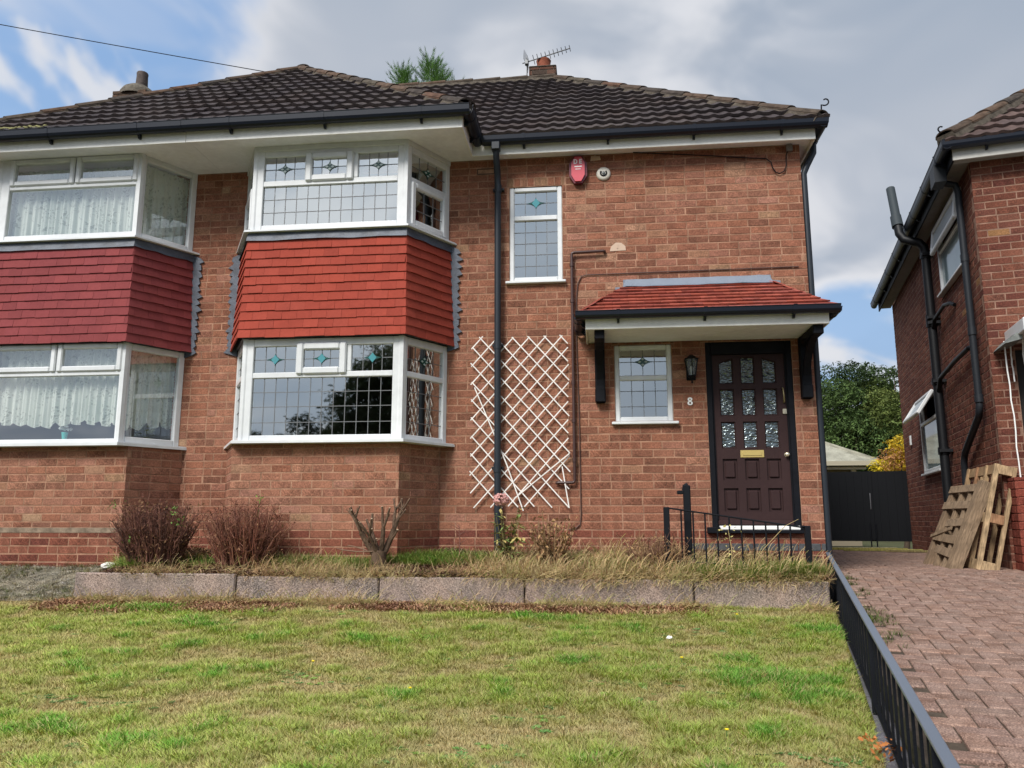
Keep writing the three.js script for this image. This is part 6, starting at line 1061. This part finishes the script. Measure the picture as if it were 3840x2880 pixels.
{ // hydrangea with one faded pink head
  reseed(1206); const t = thing('hydrangea', 'straggly yellow-green hydrangea with one faded pink flower head by the downpipe', 'shrub', null, [-0.92, -0.32, 0.84]), m = new MB(), lf = new MB(), ye = new MB();
  for (let i = 0; i < 16; i++) { const tx = rr(-.16, .18), h = rr(.25, .55), p0 = V(rr(-.05, .05), 0, rr(-.04, .04)), p2 = V(tx, h, rr(-.1, .1)); m.tube([p0, p0.clone().lerp(p2, .5).add(V(rr(-.02, .02), .02, 0)), p2], [0.005, 0.004, 0.003], 4); for (let k = 0; k < 9; k++) { const q = rr(.35, 1.05), p = p0.clone().lerp(p2, q), a = rr(0, 6.28), L = rr(.025, .05), d = V(Math.cos(a) * L, rr(-.025, .012), Math.sin(a) * L), e = V(-Math.sin(a), rr(-.2, .2), Math.cos(a)).multiplyScalar(L * .42); (rnd() < .55 ? lf : ye).quad(p, p.clone().add(d).add(e), p.clone().addScaledVector(d, 2).add(V(0, -.012, 0)), p.clone().add(d).sub(e)); } }
  m.tube([V(0, 0, 0), V(-0.03, 0.3, 0.02), V(-0.04, 0.56, 0.02)], 0.006, 5); m.build('stems', twigMat([.18, .15, .07]), t); lf.build('leaves', std([.17, .23, .07], 0.7, { side: THREE.DoubleSide }), t); ye.build('yellowed_leaves', std([.38, .30, .11], 0.75, { side: THREE.DoubleSide }), t);
  const hd = new MB(); for (let i = 0; i < 190; i++) { const u = V(rr(-1, 1), rr(-.75, 1), rr(-1, 1)).normalize(), p = V(-0.04, 0.62, 0.02).addScaledVector(V(u.x * 1.15, u.y * .85, u.z), 0.066), s = .015, a = V(0, 0, 0).crossVectors(u, V(.3, .8, .5)).normalize().multiplyScalar(s), b = V(0, 0, 0).crossVectors(u, a).normalize().multiplyScalar(s), k = u.clone().multiplyScalar(rr(-.004, .012)); hd.quad(p.clone().add(a).add(k), p.clone().add(b), p.clone().sub(a).add(k), p.clone().sub(b)); } hd.build('flower_head', std([.52, .27, .25], 0.8, { side: THREE.DoubleSide }), t); }
{ // withered brown shrub
  reseed(1207); const t = thing('withered_shrub', 'withered brown shrub with curled dead leaves below the trellis', 'shrub', null, [-0.47, -0.34, 0.86]), m = new MB(), d = new MB(), e2 = new MB();
  for (let i = 0; i < 46; i++) { const a = rr(0, 6.28), r = Math.sqrt(rnd()), tx = Math.cos(a) * r * .25, tz = Math.sin(a) * r * .18, h = rr(.28, .62) * (1 - .3 * r); const p0 = V(tx * .3, 0, tz * .3), p2 = V(tx, h, tz); m.tube([p0, p0.clone().lerp(p2, .55).add(V(rr(-.03, .03), rr(0, .03), rr(-.02, .02))), p2], [0.006, 0.0045, 0.003], 4); for (let k = 0; k < 12; k++) { const q = rr(.2, 1.05), p = p0.clone().lerp(p2, q).add(V(rr(-.02, .02), rr(-.02, .02), rr(-.02, .02))), b = rr(0, 6.28), L = rr(.012, .03), dd = V(Math.cos(b) * L, rr(-.02, .02), Math.sin(b) * L), ee = V(-Math.sin(b), rr(-.8, .8), Math.cos(b)).multiplyScalar(L * .5); (rnd() < .5 ? d : e2).quad(p, p.clone().add(dd).add(ee), p.clone().addScaledVector(dd, 1.8).add(V(0, -.014, 0)), p.clone().add(dd).sub(ee)); } }
  m.build('stems', twigMat([.25, .16, .085]), t); d.build('dead_leaves', std([.34, .21, .10], 0.9, { side: THREE.DoubleSide }), t); e2.build('dead_leaves', std([.22, .125, .065], 0.9, { side: THREE.DoubleSide }), t); }
{ const [t, l] = stemShrub('low tangled shrub of dead reddish stalks below the cloakroom window', [0.5, -0.38, 0.9], 90, 0.34, 0.72, [[.24, .135, .08], [.32, .20, .11], [.17, .085, .06]], 240, 1208); l.build('dead_leaves', std([.30, .18, .09], 0.85, { side: THREE.DoubleSide }), t); }
{ const t = thing('seedling', 'single dead upright weed stalk in the bed left of the hydrangea', 'weed', null, [-1.42, -0.3, 0.55]); reseed(1209); const m = new MB(); m.tube([V(0, 0, 0), V(0.0, 0.2, 0), V(-0.01, 0.36, 0)], [0.008, 0.006, 0.003], 5); for (let k = 0; k < 9; k++) { const y = rr(.14, .34), s = k % 2 ? 1 : -1; m.tube([V(0, y, 0), V(s * rr(.05, .11), y + rr(.02, .08), rr(-.05, .05))], [0.004, 0.002], 4); } m.build('stalk', twigMat([.17, .075, .06]), t);
  const u = thing('weed_stalk', 'pale leaning dry stalk crossing the little handrail', 'weed', null, [1.05, -0.45, 1.06]), k = new MB(); k.tube([V(0.2, 0, 0), V(0.42, 0.3, 0.0), V(0.62, 0.5, -0.02), V(0.74, 0.56, -0.02)], [0.004, 0.0035, 0.003, 0.002], 5); k.tube([V(0.12, 0, 0), V(0.13, 0.3, 0.0), V(0.11, 0.47, -0.02)], [0.005, 0.004, 0.002], 5); k.build('stalk', std([.36, .27, .13], 0.85), u); const lf = new MB(); for (let i = 0; i < 40; i++) { const p = V(0.12 + rr(-.10, .14), 0.3 + rr(-.08, .2), rr(-.04, .04)), d = V(rr(-1, 1), rr(-.6, .6), rr(-1, 1)).normalize().multiplyScalar(.016), e = V(rr(-1, 1), rr(-1, 1), 0).normalize().multiplyScalar(.008); lf.quad(p, p.clone().add(d).add(e), p.clone().addScaledVector(d, 2), p.clone().add(d).sub(e)); } lf.build('leaves', std([.46, .40, .16], 0.8, { side: THREE.DoubleSide }), u); }

// ---------------------------------------------------------------- trees
const LEAF = (() => { reseed(1301); const m = new MB(); for (let i = 0; i < 7; i++) { const p = V(rr(-1, 1), rr(-.8, .8), rr(-1, 1)), a = V(rr(-1, 1), rr(-.7, .5), rr(-1, 1)).normalize(), b = V(0, 0, 0).crossVectors(a, V(rr(-.4, .4), 1, rr(-.4, .4))).normalize(), s = rr(.45, .75); m.quad(p, p.clone().addScaledVector(a, s).addScaledVector(b, s * .42), p.clone().addScaledVector(a, s * 1.9), p.clone().addScaledVector(a, s).addScaledVector(b, -s * .42)); } return m.geo(); })();
// broad tree: trunk with limbs, crown of leaf sprays gathered in clumps round the limb ends
function broadTree(label, at, h, w, cols, s, o = {}) {
  reseed(s); const t = thing(o.name ?? 'tree', label, o.cat ?? 'tree', o.group, at), m = new MB(), tr = h * (o.stem ?? 0.25);
  m.tube([V(0, 0, 0), V(0.03, tr * .6, 0), V(0, tr * 1.3, .03), V(.05, h * .6, 0)], [h * .03, h * .024, h * .02, h * .008], 9);
  const clumps = [], n = o.clumps ?? 26;
  for (let i = 0; i < n; i++) { const a = rr(0, 6.283), v = rr(0.05, 1), rad = w * 0.5 * Math.sqrt(Math.max(0.05, 1 - Math.pow((v - 0.38) / 0.72, 2))) * Math.sqrt(rr(.25, 1)), c = V(Math.cos(a) * rad, tr + (h - tr) * v, Math.sin(a) * rad); clumps.push([c, w * rr(.12, .22)]); m.tube([V(0, tr * rr(.8, 1.2), 0), c.clone().multiplyScalar(.55).add(V(0, tr * .25, 0)), c], [h * .010, h * .006, h * .002], 5, false); }
  m.build('trunk', std([.10, .075, .055], 0.95, bm(T_wood, .4, .02)), t);
  const it = []; for (const [c, r] of clumps) { const k = rr(.75, 1.2), base = pick(cols); for (let i = 0; i < (o.per ?? 230); i++) { const u = V(rr(-1, 1), rr(-1, 1), rr(-1, 1)); if (u.lengthSq() > 1) { i--; continue; } const p = c.clone().add(V(u.x * r * 1.15, u.y * r * .85, u.z * r * 1.15)); it.push({ p, ry: rr(0, 6.28), rx: rr(-.8, .8), rz: rr(-.8, .8), s: (o.leaf ?? .085) * rr(.7, 1.35), c: vary([base[0] * k, base[1] * k, base[2] * k], .25) }); } }
  spread('crown', LEAF, leafMat(.6, .3), it, t); return t;
}
broadTree('dense dark green tree behind the pale garage roof, next to the house corner', [9.0, -0.5, -22], 5.9, 4.6, [[.07, .115, .034], [.095, .15, .045], [.05, .085, .028]], 1401, { clumps: 60, per: 300, leaf: .085, stem: .1 });
broadTree('lighter yellow-green tree beside the side wall of the far house', [10.9, -0.5, -21], 5.6, 3.6, [[.13, .17, .045], [.16, .20, .055], [.095, .135, .038]], 1402, { clumps: 52, per: 280, leaf: .085, stem: .1 });
broadTree('slender tree top with thin sprays against the sky behind the yellow-green tree', [12.2, -0.5, -25], 7.3, 1.7, [[.06, .085, .03]], 1403, { clumps: 16, per: 80, leaf: .08, stem: .5 });
broadTree('small bright yellow shrub tinged with orange behind the black gate', [6.55, -0.5, -9.6], 2.25, 1.5, [[.72, .58, .03], [.66, .54, .04], [.55, .30, .12], [.70, .52, .05]], 1404, { name: 'yellow_shrub', cat: 'shrub', clumps: 26, per: 120, leaf: .05, stem: .15 });
{ // conifer whose tips rise over the ridge
  reseed(1405); const t = thing('conifer', 'feathery green conifer whose tips rise above the main roof ridge', 'tree', null, [-4.7, -0.5, -12]), m = new MB(), it = [];
  const spray = (() => { const g = new MB(); for (let i = 0; i < 12; i++) { const y = i / 12, l = .30 * (1 - y * .6), s = i % 2 ? 1 : -1, p = V(0, y, 0); g.tri(p, p.clone().add(V(s * l, .30, rr(-.12, .12))), p.clone().add(V(s * .04, .12, 0))); g.tri(p, p.clone().add(V(rr(-.1, .1), .28, s * l * .8)), p.clone().add(V(0, .12, s * .05))); } g.tri(V(-.03, .85, 0), V(.03, .85, 0), V(0, 1.3, 0)); return g.geo(); })();
  const spires = [[0.05, 0, 13.72, .95], [-0.72, .2, 13.3, .55], [0.80, -.1, 12.85, .42], [-0.36, -.3, 13.05, .42], [0.35, .3, 13.0, .55]];
  for (const [x, z, H, w] of spires) { m.tube([V(x * .3, 0, z * .3), V(x, 9, z), V(x + rr(-.03, .03), H * .97, z), V(x + rr(.0, .12), H, z)], [.14, .07, .02, .006], 6);
    for (let i = 0; i < 520; i++) { const q = Math.pow(rnd(), 1.15), y = H - q * 4.4, R = w * (0.05 + Math.min(1, q * 2.2) * .8), a = rr(0, 6.28), r = R * Math.sqrt(rnd()), k = rr(.6, 1.3); it.push({ p: V(x + Math.cos(a) * r, y - rr(0, .2), z + Math.sin(a) * r), ry: -a + Math.PI / 2 + rr(-.6, .6), rx: rr(.35, 1.0), s: V(.30, rr(.22, .56), .30), c: [.10 * k, .20 * k, .045 * k] }); } }
  m.build('trunk', std([.09, .06, .045], .95), t); spread('crown', spray, leafMat(.7, .2), it, t); }
// across the road behind the viewer: what the bay windows mirror
broadTree('big dark leafy tree across the road, mirrored in the right of the lower bay window', [-8.4, -1.6, 30], 10.2, 8.4, [[.04, .06, .024], [.055, .075, .028]], 1501, { clumps: 60, per: 170, leaf: .2, stem: .15 });
broadTree('smaller dark tree across the road, mirrored in the middle of the lower bay window', [-12.6, -1.6, 31], 7.3, 5.2, [[.03, .048, .016], [.042, .06, .02]], 1503, { clumps: 40, per: 150, leaf: .17, stem: .15 });
{ const t = thing('roofline_stand_in', 'leafy block added across the road in place of roofs mirrored along the foot of the lower bay window', 'roofline_stand_in', null, [-13.4, -1.6, 27]); reseed(1504); const it = [], m = new MB(); m.box(-4.4, 4.4, 0, 5.35, -0.45, 0.45); m.build('branches', std([.02, .024, .012], 1), t); for (let i = 0; i < 1800; i++) { const top = rnd() < .3; it.push({ p: V(rr(-4.4, 4.4), top ? rr(5.2, 5.6) : rr(3.4, 5.45), top ? rr(-.5, .5) : -0.5 + rr(-.12, .1)), ry: rr(0, 6.28), rx: rr(-.8, .8), s: rr(.08, .16), c: vary([.035, .055, .018], .3) }); } spread('leaves', LEAF, leafMat(.6, .2), it, t); }  // leafy block added where the bay mirrors a low line of roofs

renderer.setSize(1024, 768);
renderer.render(scene, camera);
